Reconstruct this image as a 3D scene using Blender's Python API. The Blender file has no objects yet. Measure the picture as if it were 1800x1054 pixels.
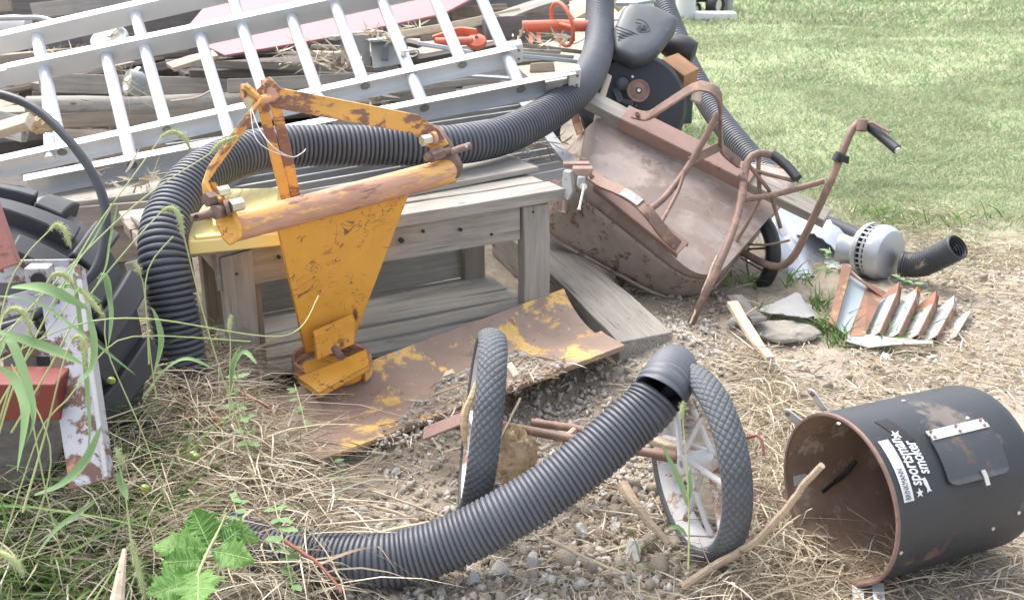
import bpy, bmesh, math, random
import numpy as np
from mathutils import Vector, Matrix, noise
R = math.radians
random.seed(7); rng = np.random.default_rng(11)
sc = bpy.context.scene
col = sc.collection

# ---------------------------------------------------------------- camera, sky, sun, exposure
H = 1.6; PITCH = 21.0; F = 1930.0
cam = bpy.data.objects.new('camera', bpy.data.cameras.new('camera')); col.objects.link(cam)
cam.location = (0, 0, H); cam.rotation_euler = (R(90 - PITCH), 0, 0)
cam.data.sensor_width = 36; cam.data.lens = F / 1800 * 36
cam.data.clip_start = .05; cam.data.clip_end = 500
cam.data.dof.use_dof = True; cam.data.dof.focus_distance = 3.0; cam.data.dof.aperture_fstop = 9.0
sc.camera = cam
SUN_EL, SUN_ROT = 58, -40
w = bpy.data.worlds.new('World'); sc.world = w; w.use_nodes = True
nt = w.node_tree; bg = nt.nodes['Background']
sky = nt.nodes.new('ShaderNodeTexSky'); sky.sky_type = 'NISHITA'; sky.sun_disc = False
sky.sun_elevation = R(SUN_EL); sky.sun_rotation = R(SUN_ROT); sky.dust_density = 4; sky.air_density = 1.0; sky.ozone_density = .6
hs = nt.nodes.new('ShaderNodeHueSaturation'); hs.inputs['Saturation'].default_value = .5
nt.links.new(sky.outputs[0], hs.inputs['Color']); nt.links.new(hs.outputs[0], bg.inputs[0]); bg.inputs[1].default_value = .15
sl = bpy.data.lights.new('sun', 'SUN'); sl.energy = 1.0; sl.angle = R(40); sl.color = (1, .965, .92)
so = bpy.data.objects.new('sun', sl); col.objects.link(so)
sd = Vector((math.sin(R(SUN_ROT)) * math.cos(R(SUN_EL)), math.cos(R(SUN_ROT)) * math.cos(R(SUN_EL)), math.sin(R(SUN_EL))))
so.rotation_euler = sd.to_track_quat('Z', 'Y').to_euler(); so.location = sd * 20
sc.view_settings.view_transform = 'Standard'; sc.view_settings.look = 'None'
sc.view_settings.exposure = 1.66; sc.view_settings.gamma = 1
sc.cycles.use_denoising = True; sc.cycles.max_bounces = 6; sc.cycles.diffuse_bounces = 3; sc.cycles.glossy_bounces = 3

# ---------------------------------------------------------------- geometry helpers
SP, CP = math.sin(R(PITCH)), math.cos(R(PITCH))
def P(u, v, d):
    dx = (u - 900) / F; dz = (527 - v) / F
    return Vector((dx * d, d * (CP + dz * SP), H + d * (-SP + dz * CP)))
def Pz(u, v, z=0.0):
    dz = (527 - v) / F
    return P(u, v, (z - H) / (-SP + dz * CP))
def cr(pts, step=.02, closed=False):
    """Catmull-Rom through pts, resampled by arc length"""
    pts = [Vector(p) for p in pts]; n = len(pts); out = []
    rng_i = range(n) if closed else range(n - 1)
    for i in rng_i:
        if closed: p0, p1, p2, p3 = pts[i-1], pts[i], pts[(i+1) % n], pts[(i+2) % n]
        else: p0, p1, p2, p3 = pts[max(i-1, 0)], pts[i], pts[i+1], pts[min(i+2, n-1)]
        m = max(4, int((p2 - p1).length / step * 1.5))
        for k in range(m):
            t = k / m
            out.append(.5 * ((2*p1) + (p2-p0)*t + (2*p0-5*p1+4*p2-p3)*t*t + (3*p1-p0-3*p2+p3)*t**3))
    if not closed: out.append(pts[-1])
    L = [0]
    for a, b in zip(out, out[1:]): L.append(L[-1] + (b-a).length)
    N = max(2, int(L[-1] / step)); res = []; j = 0
    for k in range(N + 1):
        s = L[-1] * k / N
        while j < len(L) - 2 and L[j+1] < s: j += 1
        f = (s - L[j]) / max(1e-9, L[j+1] - L[j])
        res.append(out[j].lerp(out[j+1], min(1, max(0, f))))
    return res
def frames(pts):
    T = [(pts[min(i+1, len(pts)-1)] - pts[max(i-1, 0)]).normalized() for i in range(len(pts))]
    a = Vector((0, 0, 1)) if abs(T[0].z) < .9 else Vector((1, 0, 0))
    n = (a - T[0] * a.dot(T[0])).normalized(); fr = []
    for t in T:
        n = (n - t * n.dot(t)).normalized(); fr.append((t, n, t.cross(n)))
    return fr
class MB:
    def __init__(s): s.v = []; s.f = []
    def add(s, vs, fs):
        o = len(s.v); s.v += [tuple(p) for p in vs]; s.f += [tuple(i + o for i in f) for f in fs]; return s
    def hexa(s, c8): return s.add(c8, [(0,3,2,1),(4,5,6,7),(0,1,5,4),(1,2,6,5),(2,3,7,6),(3,0,4,7)])
    def box(s, c, ax, ay, az):
        c, ax, ay, az = map(Vector, (c, ax, ay, az))
        return s.hexa([c-ax-ay-az, c+ax-ay-az, c+ax+ay-az, c-ax+ay-az, c-ax-ay+az, c+ax-ay+az, c+ax+ay+az, c-ax+ay+az])
    def bar(s, p0, p1, wd, th, up=(0,0,1), n=1):
        """flat bar: width wd across, thickness th along up"""
        p0, p1, up = Vector(p0), Vector(p1), Vector(up); x = (p1-p0)
        z = (up - x * (up.dot(x) / x.length_squared)).normalized(); y = z.cross(x.normalized())
        return s.box((p0+p1)/2, x/2, y*wd/2, z*th/2)
    def strap(s, pts, wdirs, wd, th):
        """bent flat bar through pts; wdirs = width direction(s)"""
        pts = [Vector(p) for p in pts]; n = len(pts)
        if not isinstance(wdirs, list): wdirs = [wdirs] * n
        vs = []
        for i, p in enumerate(pts):
            t = (pts[min(i+1,n-1)] - pts[max(i-1,0)]).normalized(); y = Vector(wdirs[i]); y = (y - t*y.dot(t)).normalized(); z = t.cross(y)
            vs += [p-y*wd/2-z*th/2, p+y*wd/2-z*th/2, p+y*wd/2+z*th/2, p-y*wd/2+z*th/2]
        fs = [(0,1,2,3), (4*n-1,4*n-2,4*n-3,4*n-4)]
        for i in range(n-1):
            for k in range(4): fs.append((4*i+k, 4*i+4+k, 4*i+4+(k+1)%4, 4*i+(k+1)%4))
        return s.add(vs, fs)
    def tube(s, pts, r, seg=12, caps=True, closed=False):
        pts = [Vector(p) for p in pts]; fr = frames(pts); n = len(pts); vs = []
        for i, (p, (t, a, b)) in enumerate(zip(pts, fr)):
            rr = r(i/(n-1)) if callable(r) else r
            for k in range(seg):
                an = 2*math.pi*k/seg; vs.append(p + a*(rr*math.cos(an)) + b*(rr*math.sin(an)))
        fs = []
        for i in range(n if closed else n-1):
            j = (i+1) % n
            for k in range(seg): fs.append((i*seg+k, i*seg+(k+1)%seg, j*seg+(k+1)%seg, j*seg+k))
        if caps and not closed: fs += [tuple(range(seg))[::-1], tuple(range((n-1)*seg, n*seg))]
        return s.add(vs, fs)
    def cyl(s, p0, p1, r, seg=20): return s.tube([p0, p1], r, seg)
    def hexnut(s, p0, p1, r): return s.tube([p0, p1], r, 6)
    def lathe(s, prof, o, ax, seg=48, fn=None, close=False):
        """prof: list of (s along axis, radius)"""
        o, ax = Vector(o), Vector(ax).normalized()
        up = Vector((0,0,1)) if abs(ax.z) < .9 else Vector((1,0,0))
        a = (up - ax*up.dot(ax)).normalized(); b = ax.cross(a); vs = []; m = len(prof)
        for k in range(seg):
            an = 2*math.pi*k/seg; e = a*math.cos(an) + b*math.sin(an)
            for j, (q, r) in enumerate(prof):
                if fn: q, r = fn(an, j, q, r)
                vs.append(o + ax*q + e*r)
        fs = []
        for k in range(seg):
            k2 = (k+1) % seg
            for j in range(m if close else m-1):
                j2 = (j+1) % m; fs.append((k*m+j, k2*m+j, k2*m+j2, k*m+j2))
        return s.add(vs, fs)
    def prism(s, poly, vec):
        n = len(poly); poly = [Vector(p) for p in poly]; vec = Vector(vec)
        return s.add(poly + [p+vec for p in poly], [tuple(range(n))[::-1], tuple(range(n, 2*n))] + [(i, (i+1)%n, n+(i+1)%n, n+i) for i in range(n)])
    def sheet(s, grid, th, nrm=None):
        """grid rows of points -> closed sheet with thickness"""
        nr, nc = len(grid), len(grid[0]); G = [[Vector(p) for p in r] for r in grid]; top = []; bot = []
        for i in range(nr):
            for j in range(nc):
                du = G[min(i+1,nr-1)][j] - G[max(i-1,0)][j]; dv = G[i][min(j+1,nc-1)] - G[i][max(j-1,0)]
                nn = du.cross(dv).normalized() if du.cross(dv).length > 1e-12 else Vector((0,0,1))
                top.append(G[i][j] + nn*th/2); bot.append(G[i][j] - nn*th/2)
        N = nr*nc; fs = []
        for i in range(nr-1):
            for j in range(nc-1):
                a, b, c, d = i*nc+j, i*nc+j+1, (i+1)*nc+j+1, (i+1)*nc+j
                fs.append((a, d, c, b)); fs.append((N+a, N+b, N+c, N+d))
        ring = [j for j in range(nc)] + [i*nc+nc-1 for i in range(1, nr)] + [(nr-1)*nc+j for j in range(nc-2, -1, -1)] + [i*nc for i in range(nr-2, 0, -1)]
        for a, b in zip(ring, ring[1:]+ring[:1]): fs.append((a, b, N+b, N+a))
        return s.add(top+bot, fs)
def mkobj(name, v, f, mat, root=None, smooth=True, bevel=0, M=None, auto=None):
    me = bpy.data.meshes.new(name); me.from_pydata(v, [], f); me.validate()
    bm = bmesh.new(); bm.from_mesh(me); bmesh.ops.recalc_face_normals(bm, faces=bm.faces); bm.to_mesh(me); bm.free()
    if mat: me.materials.append(mat)
    if smooth:
        me.polygons.foreach_set('use_smooth', [True]*len(me.polygons))
        try: me.set_sharp_from_angle(angle=R(auto or 38))
        except Exception: pass
    o = bpy.data.objects.new(name, me); col.objects.link(o)
    base = M if M is not None else Matrix.Identity(4)
    if root is not None:
        o.parent = root; o.matrix_local = Matrix.Translation(-absloc(root)) @ base
    else: o.matrix_world = base
    if bevel:
        b = o.modifiers.new('bevel', 'BEVEL'); b.width = bevel; b.segments = 2; b.limit_method = 'ANGLE'; b.angle_limit = R(40)
    return o
def absloc(o):
    v = Vector((0,0,0))
    while o is not None: v = v + o.location; o = o.parent
    return v
def tag(o, label=None, cat=None, group=None, kind=None):
    for k, x in (('label', label), ('category', cat), ('group', group), ('kind', kind)):
        if x: o[k] = x
    return o
def thing(name, label, cat, loc, group=None):
    e = bpy.data.objects.new(name, None); e.empty_display_size = .1; col.objects.link(e); e.location = loc
    return tag(e, label, cat, group)
def put(mb, name, mat, root=None, **k): return mkobj(name, mb.v, mb.f, mat, root, **k)
def solo(mb, name, mat, label, cat, group=None, **k):
    """single-mesh thing with its origin at its own base"""
    a = np.array(mb.v); c = Vector((a[:,0].mean(), a[:,1].mean(), a[:,2].min()))
    o = mkobj(name, [tuple(Vector(p)-c) for p in mb.v], mb.f, mat, None, M=Matrix.Translation(c), **k)
    return tag(o, label, cat, group)
def npmesh(name, V, Fq, mat, smooth=False):
    me = bpy.data.meshes.new(name); n = Fq.shape[1]
    me.vertices.add(len(V)); me.vertices.foreach_set('co', V.astype(np.float32).ravel())
    me.loops.add(Fq.size); me.loops.foreach_set('vertex_index', Fq.astype(np.int32).ravel())
    me.polygons.add(len(Fq)); me.polygons.foreach_set('loop_start', np.arange(0, Fq.size, n, dtype=np.int32))
    me.polygons.foreach_set('loop_total', np.full(len(Fq), n, dtype=np.int32))
    if smooth: me.polygons.foreach_set('use_smooth', np.ones(len(Fq), dtype=bool))
    me.update(calc_edges=True); me.materials.append(mat)
    o = bpy.data.objects.new(name, me); col.objects.link(o); return o
def unit(a): return a / np.maximum(1e-9, np.linalg.norm(a, axis=-1, keepdims=True))
def ribbons(name, P0, D, L, W, B, mat, nseg=3, roll=None, taper='tip'):
    """many thin blades: p(t)=P0+D*L*t+B*t^2"""
    N = len(P0); t = np.linspace(0, 1, nseg+1)[None,:,None]
    C = P0[:,None,:] + D[:,None,:]*L[:,None,None]*t + B[:,None,:]*t*t
    side = unit(np.cross(D, roll if roll is not None else rng.normal(size=(N,3))))
    tt = np.linspace(0, 1, nseg+1)
    wp = (1 - tt**2*.92) if taper == 'tip' else (np.full(nseg+1, 1.0) if taper == 'none' else np.sin(np.pi*(.12+.86*tt)))
    S = side[:,None,:]*W[:,None,None]*wp[None,:,None]/2
    V = np.stack([C-S, C+S], axis=2).reshape(-1, 3)
    base = (np.arange(N)*(nseg+1)*2)[:,None,None]; k = (np.arange(nseg)*2)[None,:,None]
    Fq = (base + k + np.array([0,1,3,2])[None,None,:]).reshape(-1, 4)
    return V, Fq
def corr(path, rad, pitch=.0165, amp=.0065, seg=30, rfun=None):
    st = pitch/8; pts = cr(path, st); fr = frames(pts); vs = []; n = len(pts)
    for i, (p, (t, a, b)) in enumerate(zip(pts, fr)):
        ph = (i*st/pitch) % 1.0; c = .5-.5*math.cos(2*math.pi*ph); rr = rad - amp*(1-c)**3.4
        if rfun: rr *= rfun(i/n)
        for k in range(seg):
            an = 2*math.pi*k/seg; vs.append(p + a*(rr*math.cos(an)) + b*(rr*math.sin(an)))
    fs = [(i*seg+k, i*seg+(k+1)%seg, (i+1)*seg+(k+1)%seg, (i+1)*seg+k) for i in range(n-1) for k in range(seg)]
    # inner liner so the ends read as a hollow wall
    m = MB(); m.add(vs, fs)
    for end in (0, 1):
        ids = list(range(0, min(n, int(.30/st)))) if end == 0 else list(range(n-1, max(-1, n-1-int(.30/st)), -1)); vv = []
        for q, i in enumerate(ids):
            p, (t, a, b) = pts[i], fr[i]; ph = (i*st/pitch) % 1.0; c = .5-.5*math.cos(2*math.pi*ph); rr = rad-.004-amp*(1-c)**3.4
            if rfun: rr *= rfun(i/n)
            if q == 0: rr += .004
            for k in range(seg):
                an = 2*math.pi*k/seg; vv.append(p + a*(rr*math.cos(an)) + b*(rr*math.sin(an)))
        m.add(vv, [(i*seg+k, i*seg+(k+1)%seg, (i+1)*seg+(k+1)%seg, (i+1)*seg+k) for i in range(len(ids)-1) for k in range(seg)])
    return m

# ---------------------------------------------------------------- materials
def mat_new(name):
    m = bpy.data.materials.new(name); m.use_nodes = True; return m, m.node_tree, m.node_tree.nodes['Principled BSDF']
def nn(t, kind, **k):
    n = t.nodes.new(kind)
    for a, b in k.items():
        if a[0] == 'i' and a[1:].isdigit(): n.inputs[int(a[1:])].default_value = b
        else: setattr(n, a, b)
    return n
def mixc(t, fac, a, b):
    n = t.nodes.new('ShaderNodeMix'); n.data_type = 'RGBA'
    for sock, x in ((n.inputs[0], fac), (n.inputs[6], a), (n.inputs[7], b)):
        if isinstance(x, bpy.types.NodeSocket): t.links.new(x, sock)
        elif isinstance(x, (int, float)): sock.default_value = x
        else: sock.default_value = (*x[:3], 1)
    return n.outputs[2]
def ramp(t, src, stops, interp='LINEAR'):
    n = t.nodes.new('ShaderNodeValToRGB'); n.color_ramp.interpolation = interp; e = n.color_ramp.elements
    while len(e) < len(stops): e.new(.5)
    for el, (p, c) in zip(e, stops):
        el.position = p; el.color = (c, c, c, 1) if isinstance(c, (int, float)) else (*c[:3], 1)
    t.links.new(src, n.inputs[0]); return n.outputs[0]
def coords(t, stretch=(1,1,1), rand=True, kind='Object'):
    tc = t.nodes.new('ShaderNodeTexCoord'); mp = t.nodes.new('ShaderNodeMapping'); mp.inputs['Scale'].default_value = stretch
    t.links.new(tc.outputs[kind], mp.inputs[0])
    if rand:
        oi = t.nodes.new('ShaderNodeObjectInfo'); mu = nn(t, 'ShaderNodeMath', operation='MULTIPLY'); mu.inputs[1].default_value = 37
        t.links.new(oi.outputs['Random'], mu.inputs[0]); t.links.new(mu.outputs[0], mp.inputs['Location'])
    return mp.outputs[0]
def noi(t, vec, scale, detail=6, rough=.6, dist=0):
    n = t.nodes.new('ShaderNodeTexNoise'); n.inputs['Scale'].default_value = scale; n.inputs['Detail'].default_value = detail
    n.inputs['Roughness'].default_value = rough; n.inputs['Distortion'].default_value = dist; t.links.new(vec, n.inputs['Vector']); return n.outputs[0]
def bump(t, bsdf, h, strength, dist=.005):
    b = t.nodes.new('ShaderNodeBump'); b.inputs['Strength'].default_value = strength; b.inputs['Distance'].default_value = dist
    t.links.new(h, b.inputs['Height']); t.links.new(b.outputs[0], bsdf.inputs['Normal']); return b
def mul(c, k): return tuple(min(1, x*k) for x in c)
def paint(name, c, rough=.5, metal=0, var=.18, scale=6, patches=(), edge=None, bstr=.25, bscale=60, spec=.5, stretch=(1,1,1), scratches=None, scribble=None):
    """patches: list of (colour, threshold 0..1 (lower = more), noise scale)"""
    m, t, b = mat_new(name); v = coords(t, stretch)
    n1 = noi(t, v, scale); c1 = mixc(t, ramp(t, n1, [(.3, 0), (.7, 1)]), mul(c, 1-var), mul(c, 1+var))
    rg = ramp(t, n1, [(.2, max(0, rough-.1)), (.8, min(1, rough+.1))])
    for k, (pc, th, ps) in enumerate(patches):
        n2 = noi(t, v, ps, 10, .72, .3); fac = ramp(t, n2, [(th, 0), (min(1, th+.045), 1)])
        n3 = noi(t, v, ps*4, 4, .6); pcol = mixc(t, n3, mul(pc, .6), mul(pc, 1.5))
        c1 = mixc(t, fac, c1, pcol)
        rg = mixc(t, fac, rg, (.85,)*3)
    if edge:
        bv = nn(t, 'ShaderNodeBevel', samples=4); bv.inputs['Radius'].default_value = .007
        ge = t.nodes.new('ShaderNodeNewGeometry'); vm = nn(t, 'ShaderNodeVectorMath', operation='DOT_PRODUCT')
        t.links.new(bv.outputs[0], vm.inputs[0]); t.links.new(ge.outputs['Normal'], vm.inputs[1])
        ad = nn(t, 'ShaderNodeMath', operation='ADD'); n4 = noi(t, v, 45, 6)
        sc_ = nn(t, 'ShaderNodeMath', operation='MULTIPLY'); sc_.inputs[1].default_value = -.28; t.links.new(n4, sc_.inputs[0])
        t.links.new(vm.outputs['Value'], ad.inputs[0]); t.links.new(sc_.outputs[0], ad.inputs[1])
        fe = ramp(t, ad.outputs[0], [(.72, 1), (.77, 0)]); c1 = mixc(t, fe, c1, edge)
    if scribble:
        f5 = None
        for q_, (ss, dd) in enumerate(((5, 2.5), (11, 1.5))):
            n5 = noi(t, coords(t, (1, 1.3, 1+q_)), ss, 3, .5, dd); l5 = ramp(t, n5, [(.488, 0), (.496, 1), (.504, 1), (.512, 0)])
            k5 = ramp(t, noi(t, v, 6+q_*5, 4, .6), [(.52, 0), (.58, 1)]); m5 = nn(t, 'ShaderNodeMath', operation='MULTIPLY'); t.links.new(l5, m5.inputs[0]); t.links.new(k5, m5.inputs[1]); c1 = mixc(t, m5.outputs[0], c1, scribble)
    if scratches:
        vs_ = coords(t, (3, 3, 60)); n5 = noi(t, vs_, 3, 3, .5, 1.2); f5 = ramp(t, n5, [(.30, 1), (.33, 0)]); c1 = mixc(t, f5, c1, scratches)
    t.links.new(c1, b.inputs['Base Color']); t.links.new(rg, b.inputs['Roughness']); b.inputs['Metallic'].default_value = metal
    b.inputs['Specular IOR Level'].default_value = spec
    bump(t, b, noi(t, v, bscale, 5), bstr, .002); return m
def wood(name, c, dark=(.10,.085,.07), rough=.85, g=1.0, crack=.36, mossy=None):
    m, t, b = mat_new(name); v = coords(t, (1.2, 16, 16)); n1 = noi(t, v, 3.2*g, 10, .68, .25)
    v2 = coords(t, (.5, 30, 30)); n2 = noi(t, v2, 4*g, 4, .6)
    c1 = mixc(t, ramp(t, n1, [(.3, 0), (.68, 1)]), mul(c, .74), mul(c, 1.2))
    c1 = mixc(t, ramp(t, n2, [(crack-.06, 1), (crack, 0)]), c1, dark)
    v3 = coords(t, (1, 1, 1)); n3 = noi(t, v3, 4, 6); c1 = mixc(t, ramp(t, n3, [(.5, 0), (.75, .55)]), c1, mul(c, .55))
    # knots
    vo = nn(t, 'ShaderNodeTexVoronoi'); vo.inputs['Scale'].default_value = 3.0; vk = coords(t, (1.6, 4, 4)); t.links.new(vk, vo.inputs['Vector'])
    c1 = mixc(t, ramp(t, vo.outputs['Distance'], [(.05, .85), (.11, 0)]), c1, mul(dark, 1.1))
    if mossy: c1 = mixc(t, ramp(t, noi(t, v3, 9, 8), [(.5, 0), (.62, .7)]), c1, mossy)
    t.links.new(c1, b.inputs['Base Color']); b.inputs['Roughness'].default_value = rough; b.inputs['Specular IOR Level'].default_value = .25
    bump(t, b, n1, .6, .004); return m
def island(name, stops, rough=.8, trans=0, spec=.3):
    """colour by random per island, for blades, straw, stones"""
    m, t, b = mat_new(name); g = t.nodes.new('ShaderNodeNewGeometry')
    c = ramp(t, g.outputs['Random Per Island'], stops); v = coords(t, rand=False); n = noi(t, v, 60, 4)
    c = mixc(t, ramp(t, n, [(.35, 0), (.65, .7)]), c, (.42,.35,.27)) if trans == 0 else c
    t.links.new(c, b.inputs['Base Color']); b.inputs['Roughness'].default_value = rough; b.inputs['Specular IOR Level'].default_value = spec
    if trans:
        tr = t.nodes.new('ShaderNodeBsdfTranslucent'); t.links.new(c, tr.inputs[0]); mx = t.nodes.new('ShaderNodeMixShader'); mx.inputs[0].default_value = trans
        out = t.nodes['Material Output']; t.links.new(b.outputs[0], mx.inputs[1]); t.links.new(tr.outputs[0], mx.inputs[2]); t.links.new(mx.outputs[0], out.inputs[0])
    return m
RUST = (.17, .075, .045); RUST2 = (.24, .10, .05)
m_yellow = paint('worn_yellow_paint', (.76,.375,.06), .42, 0, .10, 5, [(RUST, .645, 4.5), ((.22,.11,.07), .69, 13)], edge=(.19,.085,.055), scribble=(.24,.11,.06))
m_strap = paint('half_rusted_yellow_strap', (.72,.39,.10), .5, 0, .12, 5, [((.24,.13,.10), .495, 5.5), ((.42,.22,.12), .60, 16)], edge=(.30,.17,.13), stretch=(1,1,2.2))
m_tube = paint('rubbed_yellow_tube', (.76,.42,.13), .45, 0, .15, 5, [((.50,.28,.19), .46, 2.2), ((.26,.14,.11), .545, 3.2), ((.26,.13,.09), .66, 16)], edge=(.24,.12,.08), stretch=(1.1,1.1,6))
m_rustiron = paint('brown_rusty_iron', (.22,.145,.12), .75, .2, .35, 14, [((.27,.155,.115), .58, 22)], bstr=.5)
m_blade = paint('rusted_blade_steel', (.32,.225,.17), .6, .1, .22, 4, [((.74,.43,.14), .54, 5.0), ((.72,.42,.15), .60, 17), ((.24,.14,.11), .60, 18), ((.42,.36,.31), .62, 5)], bstr=.4)
m_zinc = paint('zinc_bolt', (.62,.60,.50), .35, .8, .1)
m_pipe = paint('black_corrugated_plastic', (.078,.084,.100), .48, 0, .3, 3, [((.26,.23,.19), .66, 9)], bstr=.15)
m_pipemud = paint('muddy_corrugated_plastic', (.082,.088,.104), .50, 0, .3, 3, [((.20,.185,.165), .64, 6), ((.22,.20,.18), .68, 30)], bstr=.25)
m_pipe2 = paint('dusty_black_plastic', (.042,.046,.052), .5, 0, .3, 5, [((.25,.22,.16), .58, 13)], bstr=.15)
m_hose = paint('black_rubber_hose', (.03,.032,.04), .42, 0, .2)
m_alu = paint('dull_aluminium', (.66,.68,.70), .42, .45, .06, 3, bstr=.08, bscale=120)
m_alu2 = paint('scuffed_aluminium', (.58,.60,.62), .45, .45, .1, 3, [((.42,.40,.37), .68, 9)], bstr=.1, bscale=120)
m_plug = paint('grey_plastic_cap', (.60,.61,.58), .5)
m_dark = paint('dark_hole', (.03,.03,.03), .9)
m_wood = wood('weathered_grey_wood', (.335,.31,.275))
m_wood2 = wood('brown_grey_wood', (.29,.245,.20))
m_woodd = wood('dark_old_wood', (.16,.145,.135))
m_shelf = wood('sheltered_wood', (.36,.34,.30), (.2,.18,.15), crack=.26)
m_tie = wood('old_railway_timber', (.29,.265,.23), (.07,.06,.05), crack=.40)
m_woodl = wood('light_split_wood', (.52,.43,.32))
m_woodo = wood('orange_split_wood', (.38,.22,.13))
m_pine = wood('pale_yellow_board', (.58,.50,.36), (.2,.16,.1), crack=.25)
m_case = paint('yellow_plastic', (.86,.72,.30), .5, 0, .05, 3, [((.5,.4,.18), .70, 8)], bstr=.05)
m_tray = paint('faded_rusty_tray', (.31,.24,.205), .72, 0, .16, 2.2, [((.36,.295,.26), .5, 2.4), ((.25,.175,.14), .58, 7), ((.24,.14,.10), .66, 20)], bstr=.25)
m_trayside = paint('rough_rusted_tray_side', (.36,.29,.25), .8, 0, .3, 5, [((.19,.115,.075), .54, 16), ((.32,.27,.24), .60, 9)], bstr=.5)
m_redch = paint('faded_red_channel', (.28,.18,.15), .65, 0, .2, 6, [((.22,.12,.08), .60, 12)], bstr=.3)
m_tubebr = paint('brown_rusty_tube', (.21,.135,.105), .6, .15, .25, 12, [((.31,.20,.15), .54, 14), ((.13,.08,.065), .62, 6)], bstr=.4)
m_grip = paint('black_rubber_grip', (.022,.022,.026), .5)
m_rubber = paint('weathered_tyre_rubber', (.10,.108,.118), .7, 0, .25, 8, [((.16,.15,.14), .66, 14)], bstr=.3)
m_rubberd = paint('tractor_tyre_rubber', (.035,.037,.042), .62, 0, .25, 5, [((.10,.10,.10), .64, 7)], bstr=.25)
m_rimw = paint('rusting_white_rim', (.62,.61,.60), .55, 0, .08, 8, [((.36,.21,.13), .54, 9), (RUST2, .62, 20)], bstr=.3)
m_smoke = paint('sooty_black_enamel', (.030,.033,.038), .5, 0, .3, 4, [((.13,.112,.098), .565, 3.0), ((.10,.06,.045), .64, 5), ((.30,.29,.28), .71, 22)], bstr=.2)
m_smokein = paint('burnt_rust_inside', (.27,.185,.135), .8, 0, .35, 5, [((.36,.29,.24), .55, 7), ((.10,.075,.06), .60, 5)], bstr=.4)
m_door = paint('dark_enamel_door', (.05,.053,.058), .38, 0, .2, 5, [((.13,.09,.07), .60, 5)], bstr=.1)
m_white = paint('white_print', (.62,.62,.62), .5, 0, .03, 5, bstr=.05)
m_blackp = paint('black_print', (.015,.015,.017), .5, bstr=.05)
m_galv = paint('galvanised_sheet', (.46,.49,.52), .45, .35, .10, 4, [((.35,.34,.32), .66, 6)], bstr=.2)
m_tab = paint('pale_metal_tab', (.66,.66,.64), .45, .5, .08)
m_greypaint = paint('pale_blue_rusty_paint', (.42,.48,.48), .5, 0, .06, 5, [((.28,.145,.07), .56, 6), (RUST, .64, 14)], edge=(.3,.14,.07), bstr=.3)
m_rustpanel = paint('brown_rust_panel', (.26,.135,.085), .8, 0, .3, 8, [((.38,.24,.13), .58, 12)], bstr=.4)
m_cast = paint('dull_cast_aluminium', (.42,.44,.46), .42, .5, .12, 6, [((.32,.32,.31), .66, 9)], bstr=.25)
m_pink = paint('faded_pink_red_sheet', (.42,.20,.215), .75, 0, .08, 2, [((.36,.19,.19), .68, 5)], bstr=.1)
m_orange = paint('orange_red_paint', (.62,.15,.085), .55, 0, .15, 5, [((.35,.13,.08), .66, 9)], bstr=.2)
m_redbeam = paint('red_painted_steel', (.17,.028,.022), .5, 0, .15, 5, [((.2,.08,.06), .62, 8)], edge=(.4,.2,.16), bstr=.2)
m_whrust = paint('chipped_white_paint', (.36,.36,.39), .5, 0, .06, 5, [((.12,.07,.055), .51, 12), ((.30,.16,.09), .62, 6)], edge=(.25,.11,.06), bstr=.3)
m_redrust = paint('pink_red_rusty_steel', (.30,.125,.105), .6, 0, .2, 6, [(RUST, .55, 9)], edge=(.2,.1,.06), bstr=.3)
m_plastic = paint('dark_grey_plastic_cover', (.075,.085,.095), .48, 0, .2, 4, [((.12,.13,.13), .62, 6)], bstr=.15)
m_black = paint('matt_black_metal', (.022,.024,.03), .55, 0, .2)
m_green = paint('dark_green_box', (.04,.085,.08), .5)
m_pale = paint('pale_lid', (.42,.50,.55), .5)
m_greybox = paint('grey_painted_metal', (.30,.30,.29), .6, 0, .2, 5, [((.25,.2,.16), .62, 9)])
m_strip = paint('pale_steel_strip', (.36,.37,.38), .45, .4, .1, 6, [((.3,.22,.18), .64, 10)])
m_caster = paint('grey_caster_rubber', (.32,.35,.36), .55)
m_cream = paint('cream_hub', (.70,.66,.55), .5)
m_twig = wood('dry_twig', (.42,.33,.24), g=2)
m_twigr = paint('red_brown_bramble', (.26,.09,.06), .7)
m_splint = wood('torn_wood_fibre', (.50,.38,.24), (.22,.15,.09), g=1.5, crack=.42)
m_stone = island('limestone_gravel', [(0, (.37,.34,.30)), (.3, (.45,.415,.36)), (.6, (.49,.465,.42)), (.85, (.54,.53,.51)), (1, (.66,.65,.63))], .9)
m_rockflat = paint('flat_grey_tan_rock', (.27,.25,.21), .9, 0, .25, 7, [((.36,.33,.28), .58, 10)], bstr=.9, bscale=25)
m_stone1 = paint('limestone', (.43,.42,.39), .9, 0, .2, 12, [((.32,.26,.19), .58, 14)], bstr=.8, bscale=40)
m_straw = island('dry_straw', [(0, (.22,.165,.12)), (.25, (.38,.31,.22)), (.5, (.52,.44,.32)), (.8, (.64,.56,.42)), (1, (.72,.67,.56))], .75, .15)
m_lawn = island('lawn_blades', [(0, (.20,.28,.13)), (.4, (.28,.36,.19)), (.66, (.36,.42,.25)), (.80, (.48,.46,.32)), (1, (.58,.53,.41))], .7, .25)
m_blade_g = island('green_grass_blades', [(0, (.08,.16,.04)), (.5, (.15,.27,.07)), (.8, (.24,.36,.12)), (1, (.36,.42,.2))], .55, .3)
m_leafg = island('fresh_weed_leaf', [(0, (.11,.25,.05)), (.5, (.15,.30,.07)), (1, (.20,.35,.10))], .5, .3)
m_leafd = island('mint_green_leaf', [(0, (.13,.25,.09)), (1, (.26,.38,.18))], .6, .25)
m_stem = paint('pale_green_stem', (.36,.42,.18), .6)
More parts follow.
